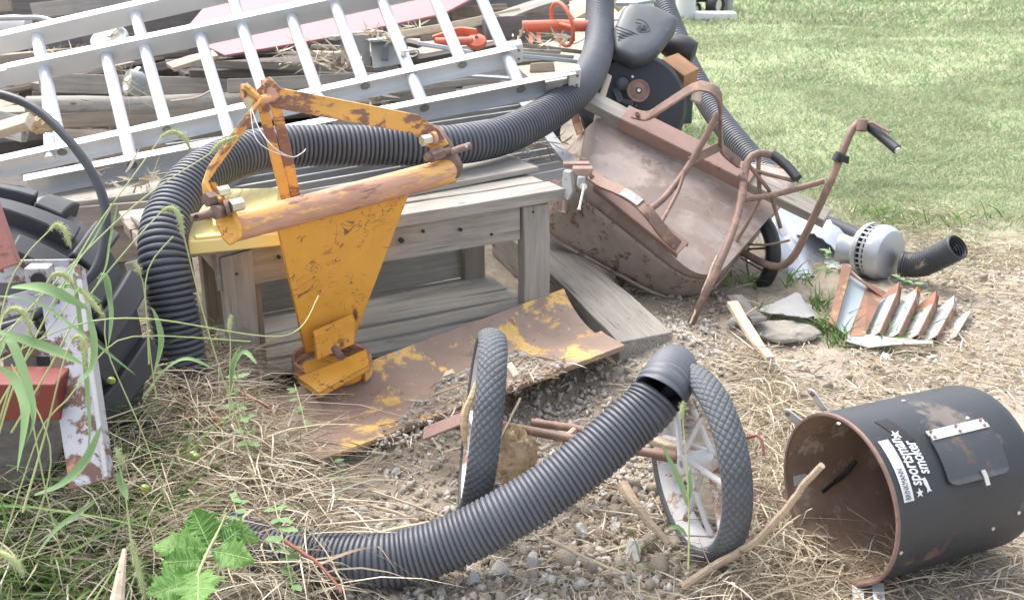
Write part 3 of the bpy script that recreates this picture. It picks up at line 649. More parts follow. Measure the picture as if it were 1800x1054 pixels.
# ---------------------------------------------------------------- corrugated pipes
big = [(1056,-45,5.75),(1054,30,5.5),(1053,80,5.2),(1036,130,4.8),(1000,172,4.5),(940,213,4.3),(870,243,4.12),(780,256,3.98),(640,256,3.88),(500,258,3.75),(405,278,3.6),(335,322,3.42),(293,390,3.28),(287,450,3.22),(300,520,3.22),(312,590,3.24),(324,650,3.27),(345,715,3.34),(375,770,3.45)]
solo(corr([P(*p) for p in big], .0725, .0175, .0105), 'corrugated_pipe', m_pipe, 'long fat black corrugated pipe looping down behind the yellow hitch', 'corrugated pipe')
low = [(405,940,2.74),(460,968,2.68),(560,980,2.65),(650,985,2.62),(720,976,2.62),(800,950,2.62),(880,910,2.62),(960,862,2.63),(1040,802,2.65),(1100,750,2.67),(1134,721,2.68),(1152,698,2.69)]
fp = thing('corrugated_pipe', 'fat black corrugated pipe across the foreground passing in front of both spoked wheels', 'corrugated pipe', Pz(800,990))
put(corr([P(*p) for p in low], .066, .0132, .0055), 'pipe', m_pipemud, fp)
elb = [(1159,693,2.66),(1168,678,2.68),(1177,663,2.76),(1182,652,2.92),(1184,646,3.1),(1183,650,3.3),(1180,668,3.5),(1177,700,3.6)]
put(corr([P(*p) for p in elb], .0675, .0115, .0035, rfun=lambda t_: 1-.05*t_), 'elbow', m_pipemud, fp)
far = [(1160,-35,7.7),(1169,10,7.5),(1186,55,7.35),(1207,110,7.15),(1228,150,7.0),(1250,190,6.85),(1290,242,6.6),(1335,293,6.35),(1385,330,6.1)]
solo(corr([P(*p) for p in far], .0725, .022, .009), 'corrugated_pipe', m_pipe, 'black corrugated pipe running down the lawn edge behind the wheelbarrow', 'corrugated pipe')
thin = [(1350,335,5.7),(1385,358,5.5),(1430,382,5.35),(1475,400,5.2),(1515,418,5.05)]
solo(corr([P(*p) for p in thin], .036, .013, .005, 20), 'corrugated_pipe', m_pipe, 'thin black corrugated pipe leading into the back of the silver blower', 'corrugated pipe')

# ---------------------------------------------------------------- yellow rear blade with its three point hitch
hb = thing('grader_blade', 'worn yellow three point hitch grader blade with a wide rusty curved blade', 'grader blade', Pz(590,680))
TA, TB = P(402,402,3.08), P(792,300,3.50); tx = (TB-TA).normalized()
put(MB().tube([TA+tx*.01, TA.lerp(TB,.3), TA.lerp(TB,.6), TB], .041, 40), 'cross_tube', m_tube, hb)
vwd = P(600,350,1)-P(600,350,0.0001); vwd.normalize()        # viewing direction at the hitch
fr_ = Vector((0.35,-.93,.0)).normalized()
# end plates
def plate(pts, th, vec, nm, m_=m_yellow, bev=.003): return put(MB().prism(pts, Vector(vec).normalized()*th), nm, m_, hb, bevel=bev)
plate([P(362,322,3.05),P(372,321,3.05),P(385,345,3.04),P(408,375,3.02),P(420,400,3.02),P(420,418,3.02),P(403,432,3.02),P(390,420,3.03),P(378,392,3.04),P(374,362,3.05)], .014, tx, 'end_plate')
plate([P(745,218,3.47),P(765,222,3.47),P(787,250,3.46),P(800,275,3.46),P(808,292,3.46),P(802,312,3.47),P(788,324,3.48),P(768,328,3.48),P(757,300,3.47),P(758,262,3.47)], .016, tx, 'end_plate', m_rustiron)
# A frame straps
ny = Vector((0,0,1))
put(MB().strap([P(461,148,3.13),P(487,172,3.15),P(560,186,3.19),P(650,203,3.30),P(730,218,3.42),P(760,240,3.45),P(775,262,3.46)], Vector((.12,0,1)), .060, .012), 'strap', m_strap, hb, bevel=.002)
put(MB().strap([P(428,158,3.10),P(455,180,3.10),P(440,205,3.09),P(405,250,3.07),P(370,300,3.05),P(360,322,3.04),P(366,345,3.04),P(388,362,3.03)], Vector((.35,-.5,.75)), .058, .012), 'strap', m_strap, hb, bevel=.002)
put(MB().strap([P(459,178,3.14),P(478,250,3.25),P(503,352,3.34)], Vector((1,.4,.1)), .030, .016), 'brace', m_strap, hb, bevel=.002)
put(MB().strap([P(482,178,3.16),P(500,250,3.27),P(520,350,3.36)], Vector((1,.4,.1)), .030, .016), 'brace', m_strap, hb, bevel=.002)
# apex lugs with holes read as dark discs, and the bolt between them
for (u,v,d) in ((430,160,3.09),(466,150,3.13)):
    pass
for (u,v,d) in ((427,155,3.10),(463,147,3.13)):
    put(MB().prism([P(u-6,v-7,d),P(u+4,v-6,d),P(u+16,v+10,d),P(u+24,v+24,d),P(u+14,v+34,d),P(u+2,v+30,d),P(u-5,v+14,d)], tx*.012), 'apex_lug', m_tube, hb, bevel=.002)
    c_ = P(u+2,v+9,d-.001); put(MB().lathe([(0,.007),(.003,.007),(.003,.012),(0,.012)], c_, -tx, 20, close=True).cyl(c_, c_-tx*.0012, .008, 16), 'lug_hole', m_rustiron, hb)
put(MB().cyl(P(440,180,3.10), P(476,172,3.14), .013, 16), 'apex_bolt', m_tube, hb)
put(MB().hexnut(P(436,183,3.09), P(444,180,3.10), .020), 'bolt_head', m_zinc, hb)
# pins and bolts
def pin(a, b, r, m_=m_rustiron, nm='hitch_pin'): return put(MB().cyl(a, b, r, 18), nm, m_, hb)
pin(P(336,384,2.98), P(388,371,3.02), .0115); pin(P(378,374,3.0), P(392,370,3.03), .019, nm='collar')
put(MB().cyl(P(345,381,2.966), P(345,380,2.984), .0065, 12), 'pin_hole', m_blackp, hb)
pin(P(790,268,3.46), P(826,256,3.50), .0115); put(MB().cyl(P(819,257,3.478), P(819,257,3.49), .006, 12), 'pin_hole', m_white, hb)
put(MB().hexnut(P(756,276,3.42), P(776,268,3.45), .021), 'nut', m_rustiron, hb); pin(P(748,278,3.41), P(790,264,3.46), .012, nm='bolt')
for (a,b_,r) in ((P(741,248,3.41),P(757,244,3.43),.018),(P(382,338,3.02),P(402,334,3.04),.016),(P(405,363,3.0),P(427,358,3.02),.019)):
    put(MB().hexnut(a, b_, r), 'bolt_head', m_zinc, hb, bevel=.0015)
put(MB().cyl(P(757,244,3.43), P(764,243,3.44), .022, 18), 'washer', m_tube, hb)
put(MB().cyl(P(397,367,3.01), P(404,365,3.012), .024, 18).hexnut(P(362,352,3.0), P(376,348,3.02), .020), 'nut', m_rustiron, hb)
# hanging plate, its flange, pivot bracket and turntable
PA, PB, PC, PD = P(489,402,3.20), P(720,340,3.44), P(622,598,3.60), P(538,622,3.52)
nrm_ = (PB-PA).cross(PD-PA).normalized()
put(MB().prism([PA, PB, PC, PD], nrm_*.016), 'hanger_plate', m_yellow, hb, bevel=.003)
put(MB().tube([PA+Vector((0,-.008,.006)), PB+Vector((0,-.008,.006))], .008, 10), 'weld', m_tube, hb)
a1,a2 = P(551,585,3.46), P(621,553,3.55)
gx = (a2-a1); 
put(MB().sheet([[P(550,584,3.44),P(620,553,3.53)],[P(552,592,3.42),P(622,561,3.51)],[P(553,608,3.44),P(622,580,3.53)],[P(556,632,3.45),P(622,604,3.53)]], .014), 'pivot_bracket', m_yellow, hb, bevel=.002)
def arc_wall(cx, cy, rx, ry, a0, a1, d, h, th, nm, m_):
    rows = [[], []]
    for k in range(25):
        an = R(a0+(a1-a0)*k/24); q = P(cx+rx*math.cos(an), cy+ry*math.sin(an), d-.0018*ry*math.sin(an)); rows[0].append(q); rows[1].append(q-Vector((0,0,h)))
    return put(MB().sheet(rows, th), nm, m_, hb)
arc_wall(583, 628, 68, 30, 140, 395, 3.52, .05, .012, 'turntable_ring', m_tube)
put(MB().prism([P(583+54*math.cos(R(a)), 645+20*math.sin(R(a)), 3.50-.0018*20*math.sin(R(a))) for a in range(0,360,12)], (0,0,-.03)), 'turntable', m_yellow, hb)
pin(P(588,612,3.43), P(600,628,3.39), .012, nm='pivot_bolt')
put(MB().prism([P(522,662,3.46),P(600,632,3.46),P(645,612,3.5),P(650,640,3.42),P(560,690,3.38)], (0,0,-.02)), 'foot_plate', m_yellow, hb)
# curved moldboard
U0, U1 = P(418,722,3.32), P(998,505,4.08); L0, L1 = P(560,815,3.08), P(1098,612,3.74)
rows = []
for j in range(19):
    s_ = j/18; row = []
    for i in range(61):
        t_ = i/60; a = U0.lerp(U1, t_); b_ = L0.lerp(L1, t_)
        q = a.lerp(b_, s_); sag = math.sin(math.pi*s_**.8)*.055*(.5+.5*t_); q = q - Vector((0,0,sag)) + Vector((0, .02*math.sin(math.pi*s_), 0))
        if t_ > .985 and s_ < .62: q = q - (b_-a)*0 + (U1-U0).normalized()*(-.03)
        row.append(q)
    rows.append(row)
put(MB().sheet(rows, .010), 'moldboard', m_blade, hb, auto=50)
rows2 = [[p_+Vector((0,-.004,.010)) for p_ in (L0.lerp(L1,t_/20)+ (U0.lerp(U1,t_/20)-L0.lerp(L1,t_/20))*s_ - Vector((0,0,math.sin(math.pi*(1-s_)**.8)*.055*(.5+.5*t_/20))) + Vector((0,.02*math.sin(math.pi*s_),0)) for t_ in range(0,21))] for s_ in (0,.12,.26,.38)]
put(MB().sheet(rows2, .008), 'cutting_edge', m_blade, hb)
# gravel heap lying on the blade
Vq, Fq_, oq = [], [], 0
n = 700; X, Y = [], []
hp = [tuple(Pz(u, v, .085)) for u, v in [(690,745),(780,668),(900,622),(1005,645),(985,668),(860,715),(740,775),(640,800)]]
X, Y = scat(n, hp); 
def blade_z(x, y):
    best = 0; bd = 9
    for row in rows[::2]:
        for p_ in row[::3]:
            dd = (p_.x-x)**2+(p_.y-y)**2
            if dd < bd: bd = dd; best = p_.z
    return best
Zb = np.array([blade_z(x,y) for x,y in zip(X,Y)]); S = .0045*(4.0)**(rng.random(n)**2)
Vv = rockshape(base_v, n)*S[:,None,None] + np.stack([X,Y,Zb+.006+rng.random(n)*.018],1)[:,None,:]
o_ = npmesh('gravel', Vv.reshape(-1,3), (base_f[None]+(np.arange(n)*len(base_v))[:,None,None]).reshape(-1,3), m_stone); tag(o_, 'small heap of gravel and wood chips lying in the curve of the rusty blade', 'gravel', kind='stuff')
_bo = [U0.lerp(L0,.06), U1.lerp(L1,.06), L1.lerp(U1,.08), L0.lerp(U0,.08)]
def BLIN(x, y): return bool(inpoly(np.array([x]), np.array([y]), _bo)[0])
hm = []; 
gx0, gx1, gy0, gy1 = min(X)-.03, max(X)+.03, min(Y)-.03, max(Y)+.03
NX, NY = 60, 40; gx_ = np.linspace(gx0,gx1,NX); gy_ = np.linspace(gy0,gy1,NY); vv = []
cnt = np.zeros((NY,NX))
for x,y in zip(X,Y): cnt += np.exp(-((gx_[None,:]-x)**2+(gy_[:,None]-y)**2)/(.03**2))
for j in range(NY):
    for i in range(NX): vv.append((gx_[i],gy_[j], blade_z(gx_[i],gy_[j]) - .012 + min(.026, cnt[j,i]*.006) + .006*noise.noise(Vector((gx_[i]*40,gy_[j]*40,0)))))
o_ = npmesh('dirt', np.array(vv), np.array([(j*NX+i, j*NX+i+1, (j+1)*NX+i+1, (j+1)*NX+i) for j in range(NY-1) for i in range(NX-1) if cnt[j,i] > 1.2 and BLIN(gx_[i], gy_[j])]), m_ground, True); tag(o_, 'thin layer of dry dirt caught in the curve of the blade', 'dirt', kind='stuff')
Vw, Fw, o3 = [], [], 0
V, Fq = ribbons('', np.stack([X[:300],Y[:300],Zb[:300]+.02],1), unit(rng.normal(size=(300,3))*[1,1,.15]), rng.uniform(.02,.1,300), rng.uniform(.002,.008,300), rng.normal(size=(300,3))*.01, None, 3, taper='mid')
tag(npmesh('straw', V, Fq, m_straw), 'straw and wood chips on top of the gravel on the blade', 'straw', kind='stuff')
# thin wire curled round the apex
solo(MB().tube(cr([P(442,190,3.05),P(455,225,3.02),P(480,258,3.0),P(512,276,3.05),P(532,268,3.1),P(537,262,3.12)], .01), .0016, 6).tube(cr([P(440,192,3.04),P(448,240,3.0),P(470,262,3.0),P(505,275,3.05)], .01), .0012, 6), 'wire', m_white, 'thin pale wire curling down from the top of the yellow hitch', 'wire')

# ---------------------------------------------------------------- two wheeled cart axle
ax_ = thing('cart_axle', 'rusty cart axle with two spoked wheels standing half tipped in the dirt', 'cart axle', Pz(1040,860))
def cart_wheel(c, n, Rw, seed, flip=1):
    n = Vector(n).normalized(); rt = .026; rt2 = .037
    up = Vector((0,0,1)); a = (up-n*up.dot(n)).normalized(); b = n.cross(a)
    wheel = bpy.data.objects.new('wheel', None); col.objects.link(wheel); wheel.parent = ax_; wheel.location = c - ax_.location
    nseg, ncr = 640, 84; prof = []
    for j in range(ncr):
        an = 2*math.pi*j/ncr; prof.append((rt2*math.sin(an), Rw-rt+rt*math.cos(an)*(1 if math.cos(an)>0 else .8)))
    def fn(an, j, q, r):
        ang = 2*math.pi*j/ncr
        if ang > math.pi: ang -= 2*math.pi
        if abs(ang) < 1.35:
            k = ang/1.35*2.5; u_ = an/(2*math.pi)*68; g1_ = abs(((u_+k) % 1)-.5)*2; g2_ = abs(((u_-k) % 1)-.5)*2
            gsum = min(1, (1-g1_)*3.5)*min(1, (1-g2_)*3.5); h_ = .0042*gsum - .0018
            return q*(1+h_/.04), Rw-rt + (rt+h_)*math.cos(ang)
        return q, r
    mb = MB(); mb.lathe(prof, c, n, nseg, fn, True)
    put(mb, 'tyre', m_rubber, wheel, auto=60)
    rr = Rw-rt*1.75
    put(MB().lathe([(-.026,rr+.008),(-.030,rr+.012),(-.031,rr+.004),(-.020,rr-.006),(-.012,rr-.012),(.012,rr-.012),(.020,rr-.006),(.031,rr+.004),(.030,rr+.012),(.026,rr+.008)], c, n, 96, close=True), 'rim', m_rimw, wheel)
    put(MB().lathe([(-.045,.012),(-.045,.024),(-.03,.030),(.03,.030),(.045,.024),(.045,.012)], c, n, 32, close=True), 'hub', m_rimw, wheel)
    for k in range(10):
        an = 2*math.pi*(k+.3)/10; s_ = 1 if k % 2 else -1; tw = .32*s_
        p0 = c + n*(.034*s_) + (a*math.cos(an+tw*2.2)+b*math.sin(an+tw*2.2))*.026; p1 = c + n*(-.010*s_) + (a*math.cos(an)+b*math.sin(an))*(rr-.010)
        put(MB().tube([p0,p1], .0078, 10), 'spoke', m_rimw, wheel)
    return a, b
WL, WRc = P(847,741,2.93), P(1226,812,2.75)
cart_wheel(WL, (.99,.03,-.135), .250, 1); cart_wheel(WRc, (.965,.26,.02), .247, 2)
# split piece of rubber on the left tyre edge
put(MB().tube(cr([P(836,672,2.86),P(828,700,2.83),P(818,725,2.82),P(816,760,2.82),P(819,790,2.83)], .01), lambda t_: .008*(.5+math.sin(math.pi*t_)), 8), 'torn_bead', m_splint, ax_)
put(MB().tube([P(868,744,3.0),P(960,762,2.97),P(1100,788,2.88),P(1215,808,2.78),P(1292,832,2.74)], .0125, 16), 'axle_tube', m_tubebr, ax_)
put(MB().tube([P(935,742,3.10),P(1010,752,3.06),P(1085,775,3.02)], .012, 14), 'frame_tube', m_tubebr, ax_)
put(MB().bar(P(935,760,3.08), P(1095,790,2.98), .03, .005).bar(P(940,738,3.12), P(1060,765,3.05), .022, .005), 'flat_bar', m_redch, ax_, bevel=.001)
put(MB().cyl(P(1150,796,2.86), P(1190,803,2.82), .017), 'sleeve', m_tubebr, ax_)
put(MB().bar(P(745,762,3.14), P(812,735,3.10), .05, .006, (0,-.3,1)), 'flat_bracket', m_redch, ax_, bevel=.001)

# ---------------------------------------------------------------- smoker drum
SC = Vector((.775, 2.27, .222)); SR = .205; sph = R(23); sn = Vector((math.cos(sph), math.sin(sph), 0)); sdv = Vector((math.sin(sph), -math.cos(sph), 0)); SL = .43
def scyl(s_, th_, r=SR): return SC + sn*s_ + sdv*(r*math.cos(R(th_))) + ez*(r*math.sin(R(th_)))
def s_of(u, v):
    o = Vector((0,0,H)); dr = (P(u,v,1)-o); oc = o-SC; dp = dr-sn*dr.dot(sn); op = oc-sn*oc.dot(sn)
    A = dp.dot(dp); B = 2*dp.dot(op); C = op.dot(op)-SR*SR; D = max(0, B*B-4*A*C); t_ = (-B-math.sqrt(D))/(2*A); q = oc+dr*t_
    return q.dot(sn), math.degrees(math.atan2(q.z, q.dot(sdv)))
sk = thing('smoker_body', 'black enamel drum body of a smoker grill lying on its side with a small door', 'smoker drum', SC-ez*SR)
put(MB().lathe([(0,SR),(-.002,SR+.002),(.004,SR+.003),(.008,SR),(.02,SR),(SL-.03,SR),(SL-.01,SR-.004),(SL,SR-.015),(SL+.005,SR-.05)], SC, sn, 128), 'shell', m_smoke, sk)
put(MB().lathe([(0,SR),(.001,SR-.004),(SL-.03,SR-.005),(SL-.02,SR-.03),(SL-.02,.001)], SC, sn, 128), 'inside_wall', m_smokein, sk)
put(MB().lathe([(-.003,SR+.002),(-.004,SR-.001),(-.003,SR-.005),(.003,SR-.005),(.004,SR+.003)], SC, sn, 128, close=True), 'rim_edge', m_rustiron, sk)
def sheetcyl(s0, s1, t0, t1, off, th, ns=2, ntt=24, skew=0, corner=0):
    rows = []
    for j in range(ntt+1):
        f = j/ntt; row = []
        for i in range(ns+1):
            g = i/ns; row.append(scyl(s0+(s1-s0)*g + skew*f, t0+(t1-t0)*f, SR+off))
        rows.append(row)
    return MB().sheet(rows, th)
d0 = s_of(1628,768); d1 = s_of(1728,747); d2 = s_of(1778,832); d3 = s_of(1664,850)
ds0, ds1 = (d0[0]+d3[0])/2, (d1[0]+d2[0])/2; dt0, dt1 = (d2[1]+d3[1])/2, (d0[1]+d1[1])/2
rows = []; cr_ = .018
for j in range(31):
    f = j/30; tt_ = dt0+(dt1-dt0)*f; e_ = min(f, 1-f)*R(dt1-dt0)*SR; inset = 0 if e_ > cr_ else cr_-math.sqrt(max(0, cr_**2-(cr_-e_)**2)); rows.append([scyl(ds0+inset+(ds1-ds0-2*inset)*i/8, tt_, SR+.007+(.006 if f<.1 else 0)*(1-f*10)) for i in range(9)])
door = put(MB().sheet(rows, .003), 'door', m_door, sk, auto=60)
hg = put(sheetcyl(ds0+.004, ds1-.006, dt1-3.8, dt1-.3, .010, .003, 8, 4), 'hinge', m_tab, door)
put(sheetcyl(ds0+.004, ds1-.006, dt1+.2, dt1+3.6, .006, .003, 8, 4), 'hinge', m_tab, sk)
for k in range(3):
    for tt_ in (dt1-2.2, dt1+2.0):
        s_ = ds0+.012+(ds1-ds0-.03)*k/2; put(MB().cyl(scyl(s_,tt_,SR+.010), scyl(s_,tt_,SR+.0135), .004, 10), 'rivet', m_rustiron, sk)
put(MB().strap([scyl((ds0*.45+ds1*.55), dt0+5, SR+.012), scyl((ds0*.45+ds1*.55), dt0+1.5, SR+.016), scyl((ds0*.45+ds1*.55), dt0-4, SR+.018)], sn, .012, .003), 'latch', m_zinc, door)
q0 = s_of(1560,740); q1 = s_of(1612,765)
put(sheetcyl(q0[0]-.012, q1[0]-.014, q1[1]-3, q0[1]+2, .0012, .0008, 3, 8, skew=-.02), 'dark_patch', m_blackp, sk)
# printed label: band with the maker's name, two script lines
m_bv = s_of(1545,776); m_bb = s_of(1590,880)
bs0 = .022; bw = .028; bt0, bt1 = m_bb[1]-1, m_bv[1]
put(sheetcyl(bs0, bs0+bw, bt0, bt1, .0016, .0008, 2, 20), 'label_band', m_white, sk)
def ctext(body, t0, t1, s_base, size, mat, nm, shear=0, off=.0030, bold=.0):
    cu = bpy.data.curves.new(nm, 'FONT'); cu.body = body; cu.size = 1; cu.extrude = 0; cu.offset = bold; cu.shear = shear; cu.resolution_u = 3
    ob = bpy.data.objects.new(nm, cu); col.objects.link(ob); bpy.context.view_layer.update()
    me = bpy.data.meshes.new_from_object(ob.evaluated_get(bpy.context.evaluated_depsgraph_get())); bpy.data.objects.remove(ob)
    xs_ = [v.co.x for v in me.vertices]; x0, x1 = min(xs_), max(xs_); v_ = []
    for q in me.vertices:
        f = (q.co.x-x0)/(x1-x0); v_.append(tuple(scyl(s_base - q.co.y*size, t0+(t1-t0)*f, SR+off)))
    fs_ = [tuple(p_.vertices) for p_ in me.polygons]; return mkobj(nm, v_, fs_, mat, sk, smooth=False)
ctext('BRINKMANN', bt0+1.2, bt0+(bt1-bt0)*.50, bs0+.020, .021, m_blackp, 'lettering', 0, .0030, .0)
ctext('sportsman', bt0+(bt1-bt0)*.19, bt1-.5, bs0+bw+.030, .046, m_white, 'lettering', .3, .0020, .025)
ctext('smoker', bt0+(bt1-bt0)*.33, bt0+(bt1-bt0)*.9, bs0+bw+.060, .044, m_white, 'lettering', .3, .0020, .025)
def mark(s_c, t_c, pts, sc_=1):
    put(MB().prism([scyl(s_c+a*.001*sc_, t_c+b_*.28*sc_, SR+.0012) for a, b_ in pts], sdv*.0008+ez*.0008), 'printed_mark', m_white, sk, smooth=False)
mark(bs0+bw+.026, bt1+2.0, [(-8,1),(-2,3),(0,10),(3,3),(12,7),(6,-1),(9,-8),(1,-4),(-6,-8),(-3,-1)], 1.35)
mark(bs0+bw+.018, bt0+3.5, [(-7,3),(-1,3),(1,9),(4,3),(9,2),(4,-2),(6,-8),(0,-4),(-6,-7),(-3,-1)], 1.2)
mark(bs0+bw+.042, bt0+6.5, [(-5,16),(1,17),(4,8),(6,-6),(9,-12),(3,-10),(-2,-13),(-1,-4),(-5,4)], 1.15)
# mounting tabs and rivets
def tab(s_, th_, ln, ang, nm='mounting_tab', inner=False, wd=.026):
    base = scyl(s_, th_, SR+(.004 if not inner else -.006)); rad = (base-SC-sn*s_).normalized(); tn = sn.cross(rad)
    dr = (-sn*math.cos(R(ang)) + rad*math.sin(R(ang))) if not inner else (sn*1.0)
    n_ = dr.cross(tn).normalized(); pts = [base+tn*wd/2, base-tn*wd/2] + [base+dr*(ln-wd/2)+(tn*(-math.cos(a_))+dr*math.sin(a_))*wd/2 for a_ in [math.pi*k/8 for k in range(9)]]
    o = put(MB().prism(pts, n_*.003), nm, m_tab, sk, smooth=False)
    if not inner: c_ = base+dr*(ln-wd*.55); put(MB().cyl(c_-n_*.002, c_+n_*.005, .0065, 14), 'tab_hole', m_rustiron, o)
tab(.015, 118, .065, 62); tab(.015, 148, .055, 60); 
for s_, th_ in ((.035,-52),(.004,-62)):
    b0_ = scyl(s_, th_, SR+.003); d_ = (sdv*.75-ez*.10-sn*.55).normalized(); t_ = (sn*.8+sdv*.6).normalized(); t_ = (t_-d_*t_.dot(d_)).normalized(); n_ = d_.cross(t_)
    put(MB().prism([b0_+t_*.013, b0_-t_*.013]+[b0_+d_*.055+(t_*(-math.cos(a_))+d_*math.sin(a_))*.013 for a_ in [math.pi*k/8 for k in range(9)]], n_*.003), 'mounting_tab', m_tab, sk, smooth=False)
    put(MB().cyl(b0_+d_*.052-n_*.002, b0_+d_*.052+n_*.005, .006, 14), 'tab_hole', m_rustiron, sk)

tab(.006, 95, .03, 0, 'inner_tab', True); tab(.02, 197, .045, 0, 'inner_tab', True)
for (u,v) in ((1474,745),(1588,705),(1583,970),(1745,928),(1700,735),(1790,900)):
    s_, th_ = s_of(u,v); put(MB().cyl(scyl(s_,th_,SR), scyl(s_,th_,SR+.003), .0045, 10), 'rivet', m_tab, sk)
put(MB().tube(cr([scyl(.14,205,SR-.012),scyl(.17,200,SR-.02),scyl(.2,190,SR-.03)], .01), .006, 8).tube(cr([scyl(.14,205,SR-.012),scyl(.10,210,SR-.01)], .01), .004, 8), 'inner_hook', m_blackp, sk)
solo(MB().cyl(P(1543,1046,2.62), P(1592,1030,2.60), .013), 'iron_rod', m_rustiron, 'short dark iron rod end on the ground below the black drum', 'rod')

# ---------------------------------------------------------------- wheelbarrow lying on its side, underside towards us
wr_ = thing('wheelbarrow', 'rusty wheelbarrow tipped over against the bench showing the underside of its tray', 'wheelbarrow', Pz(1215,556))
def rrect(c4, rad, n=14, m=9):
    """rounded quad loop through 4 corners (Vectors)"""
    out = []
    for i in range(4):
        p, a, b_ = c4[i], c4[i-1], c4[(i+1) % 4]; ra = min(.45, rad[i]/(p-a).length); rb = min(.45, rad[i]/(p-b_).length)
        s_, e_ = p.lerp(a, ra), p.lerp(b_, rb)
        for k in range(m+1):
            t_ = k/m; out.append(s_*(1-t_)**2 + p*2*t_*(1-t_) + e_*t_*t_)
        q = b_.lerp(p, min(.45, rad[(i+1) % 4]/(p-b_).length))
        for k in range(1, n): out.append(e_.lerp(q, k/n))
    return out
bot = [P(1046,203,4.68),P(1385,345,4.62),P(1243,505,4.24),P(1040,318,4.36)]
rim = [P(1000,252,4.98),P(1420,300,5.05),P(1218,552,4.42),P(925,395,4.62)]
lb = rrect(bot, [.06,.10,.16,.06]); lr_ = rrect(rim, [.12,.2,.24,.18]); N_ = len(lb)
rows = []; cb = sum(lb, Vector())/N_
lv = []
nb = (bot[1]-bot[0]).cross(bot[3]-bot[0]).normalized()
if nb.y > 0: nb = -nb
for j in range(11):
    f = j/10; sft = math.sin(f*math.pi/2)**.9
    lv.append([a.lerp(b_, f) + nb*(.020*math.sin(math.pi*f)) for a, b_ in zip(lb, lr_)])
inner = [[cb.lerp(a, k/8) + nb*(.010*(1-(k/8)**2)) for a in lb] for k in range(1, 8)]
def ringmesh(rings, centre=None):
    vs = [centre] if centre is not None else []; o = len(vs); fs = []
    for r_ in rings: vs += r_
    if o: fs += [(0, 1+i, 1+(i+1) % N_) for i in range(N_)]
    for k in range(len(rings)-1):
        for i in range(N_): fs.append((o+k*N_+i, o+(k+1)*N_+i, o+(k+1)*N_+(i+1) % N_, o+k*N_+(i+1) % N_))
    return MB().add(vs, fs)
for nm, rg_, ce, mt in (('tray', inner+lv[:4], cb+nb*.010, m_tray), ('tray_side', lv[3:], None, m_trayside)):
    tray = put(ringmesh(rg_, ce), nm, mt, wr_, auto=70); sol = tray.modifiers.new('sheet', 'SOLIDIFY'); sol.thickness = .003; sol.offset = 0
put(MB().tube(lr_, .009, 10, closed=True), 'rolled_rim', m_trayside, wr_)
# wooden shaft in a red channel
w0, w1 = P(1028,172,4.66), P(1452,384,4.44)
board('shaft', w0, w1, .075, .05, m_wood, (0,-.5,.85), wr_)
c0, c1 = w0.lerp(w1, .165), w0.lerp(w1, .70); upv = Vector((0,-.5,.85))
xx = (c1-c0).normalized(); uu = (upv-xx*upv.dot(xx)).normalized(); yy = uu.cross(xx)
mb = MB(); 
for (cy, cz, wy, wz) in ((0,.030,.045,.003),(.044,0,.003,.031),(-.044,0,.003,.031)): mb.box((c0+c1)/2+yy*cy+uu*cz, (c1-c0)/2, yy*wy, uu*wz)
put(mb, 'channel', m_redch, wr_, bevel=.003)
# second channel and its strap
k0, k1 = P(1052,322,4.28), P(1200,440,4.16)
mb = MB(); xx2 = (k1-k0).normalized(); up2 = Vector((0,-.75,.6)); u2 = (up2-xx2*up2.dot(xx2)).normalized(); y2 = u2.cross(xx2)
for (cy, cz, wy, wz) in ((0,.016,.032,.003),(.031,0,.003,.018),(-.031,0,.003,.018)): mb.box((k0+k1)/2+y2*cy+u2*cz, (k1-k0)/2, y2*wy, u2*wz)
put(mb, 'channel', m_redch, wr_, bevel=.002)
def legstrap(pts, wdir, wd, nm='leg_bracket'): return put(MB().strap(cr(pts, .015), wdir, wd, .012), nm, m_tubebr, wr_, bevel=.003)
legstrap([P(1036,306,4.27),P(1060,322,4.20),P(1088,334,4.14),P(1118,352,4.08),P(1142,376,4.04),P(1168,410,4.06),P(1192,432,4.12)], y2, .046)
put(MB().strap(cr([P(1095,338,4.125),P(1112,348,4.085),P(1126,358,4.06)], .01), y2, .034, .016), 'bare_patch', m_greybox, wr_)
for (u,v,d) in ((1040,310,4.24),(1137,378,4.01),(1182,424,4.08)): put(MB().cyl(P(u,v,d+.02), P(u,v,d-.006), .009, 12), 'bolt', m_tubebr, wr_)
U = [P(1108,199,4.52),P(1138,204,4.50),P(1165,188,4.42),P(1218,155,4.30),P(1240,153,4.26),P(1258,162,4.24),P(1266,184,4.26),P(1267,250,4.36),P(1275,268,4.40),P(1300,288,4.44)]
U[0] = P(1113,200,4.55)
legstrap(U, Vector((.15,.5,.6)), .042)
# side lips of the U bracket
put(MB().tube(cr([q+Vector((0,-.018,-.012)) for q in U], .02), .004, 8), 'bracket_lip', m_tubebr, wr_)
for (u,v,d) in ((1120,201,4.51),(1286,280,4.40)): put(MB().cyl(P(u,v,d+.02), P(u,v,d-.006), .009, 12), 'bolt', m_rustiron, wr_)
def bt(pts, r, nm='brace', m_=None, s=.03): return put(MB().tube(cr([P(*q) for q in pts], s), r, 12), nm, m_ or m_tubebr, wr_)
bt([(1262,200,4.27),(1232,255,4.30),(1205,300,4.30),(1170,345,4.26),(1143,368,4.18)], .0135)
bt([(1203,300,4.29),(1192,335,4.26),(1162,392,4.16)], .008); put(MB().bar(P(1212,284,4.30), P(1268,256,4.36), .035, .008, (0,-1,.2)), 'gusset', m_tubebr, wr_, bevel=.002)
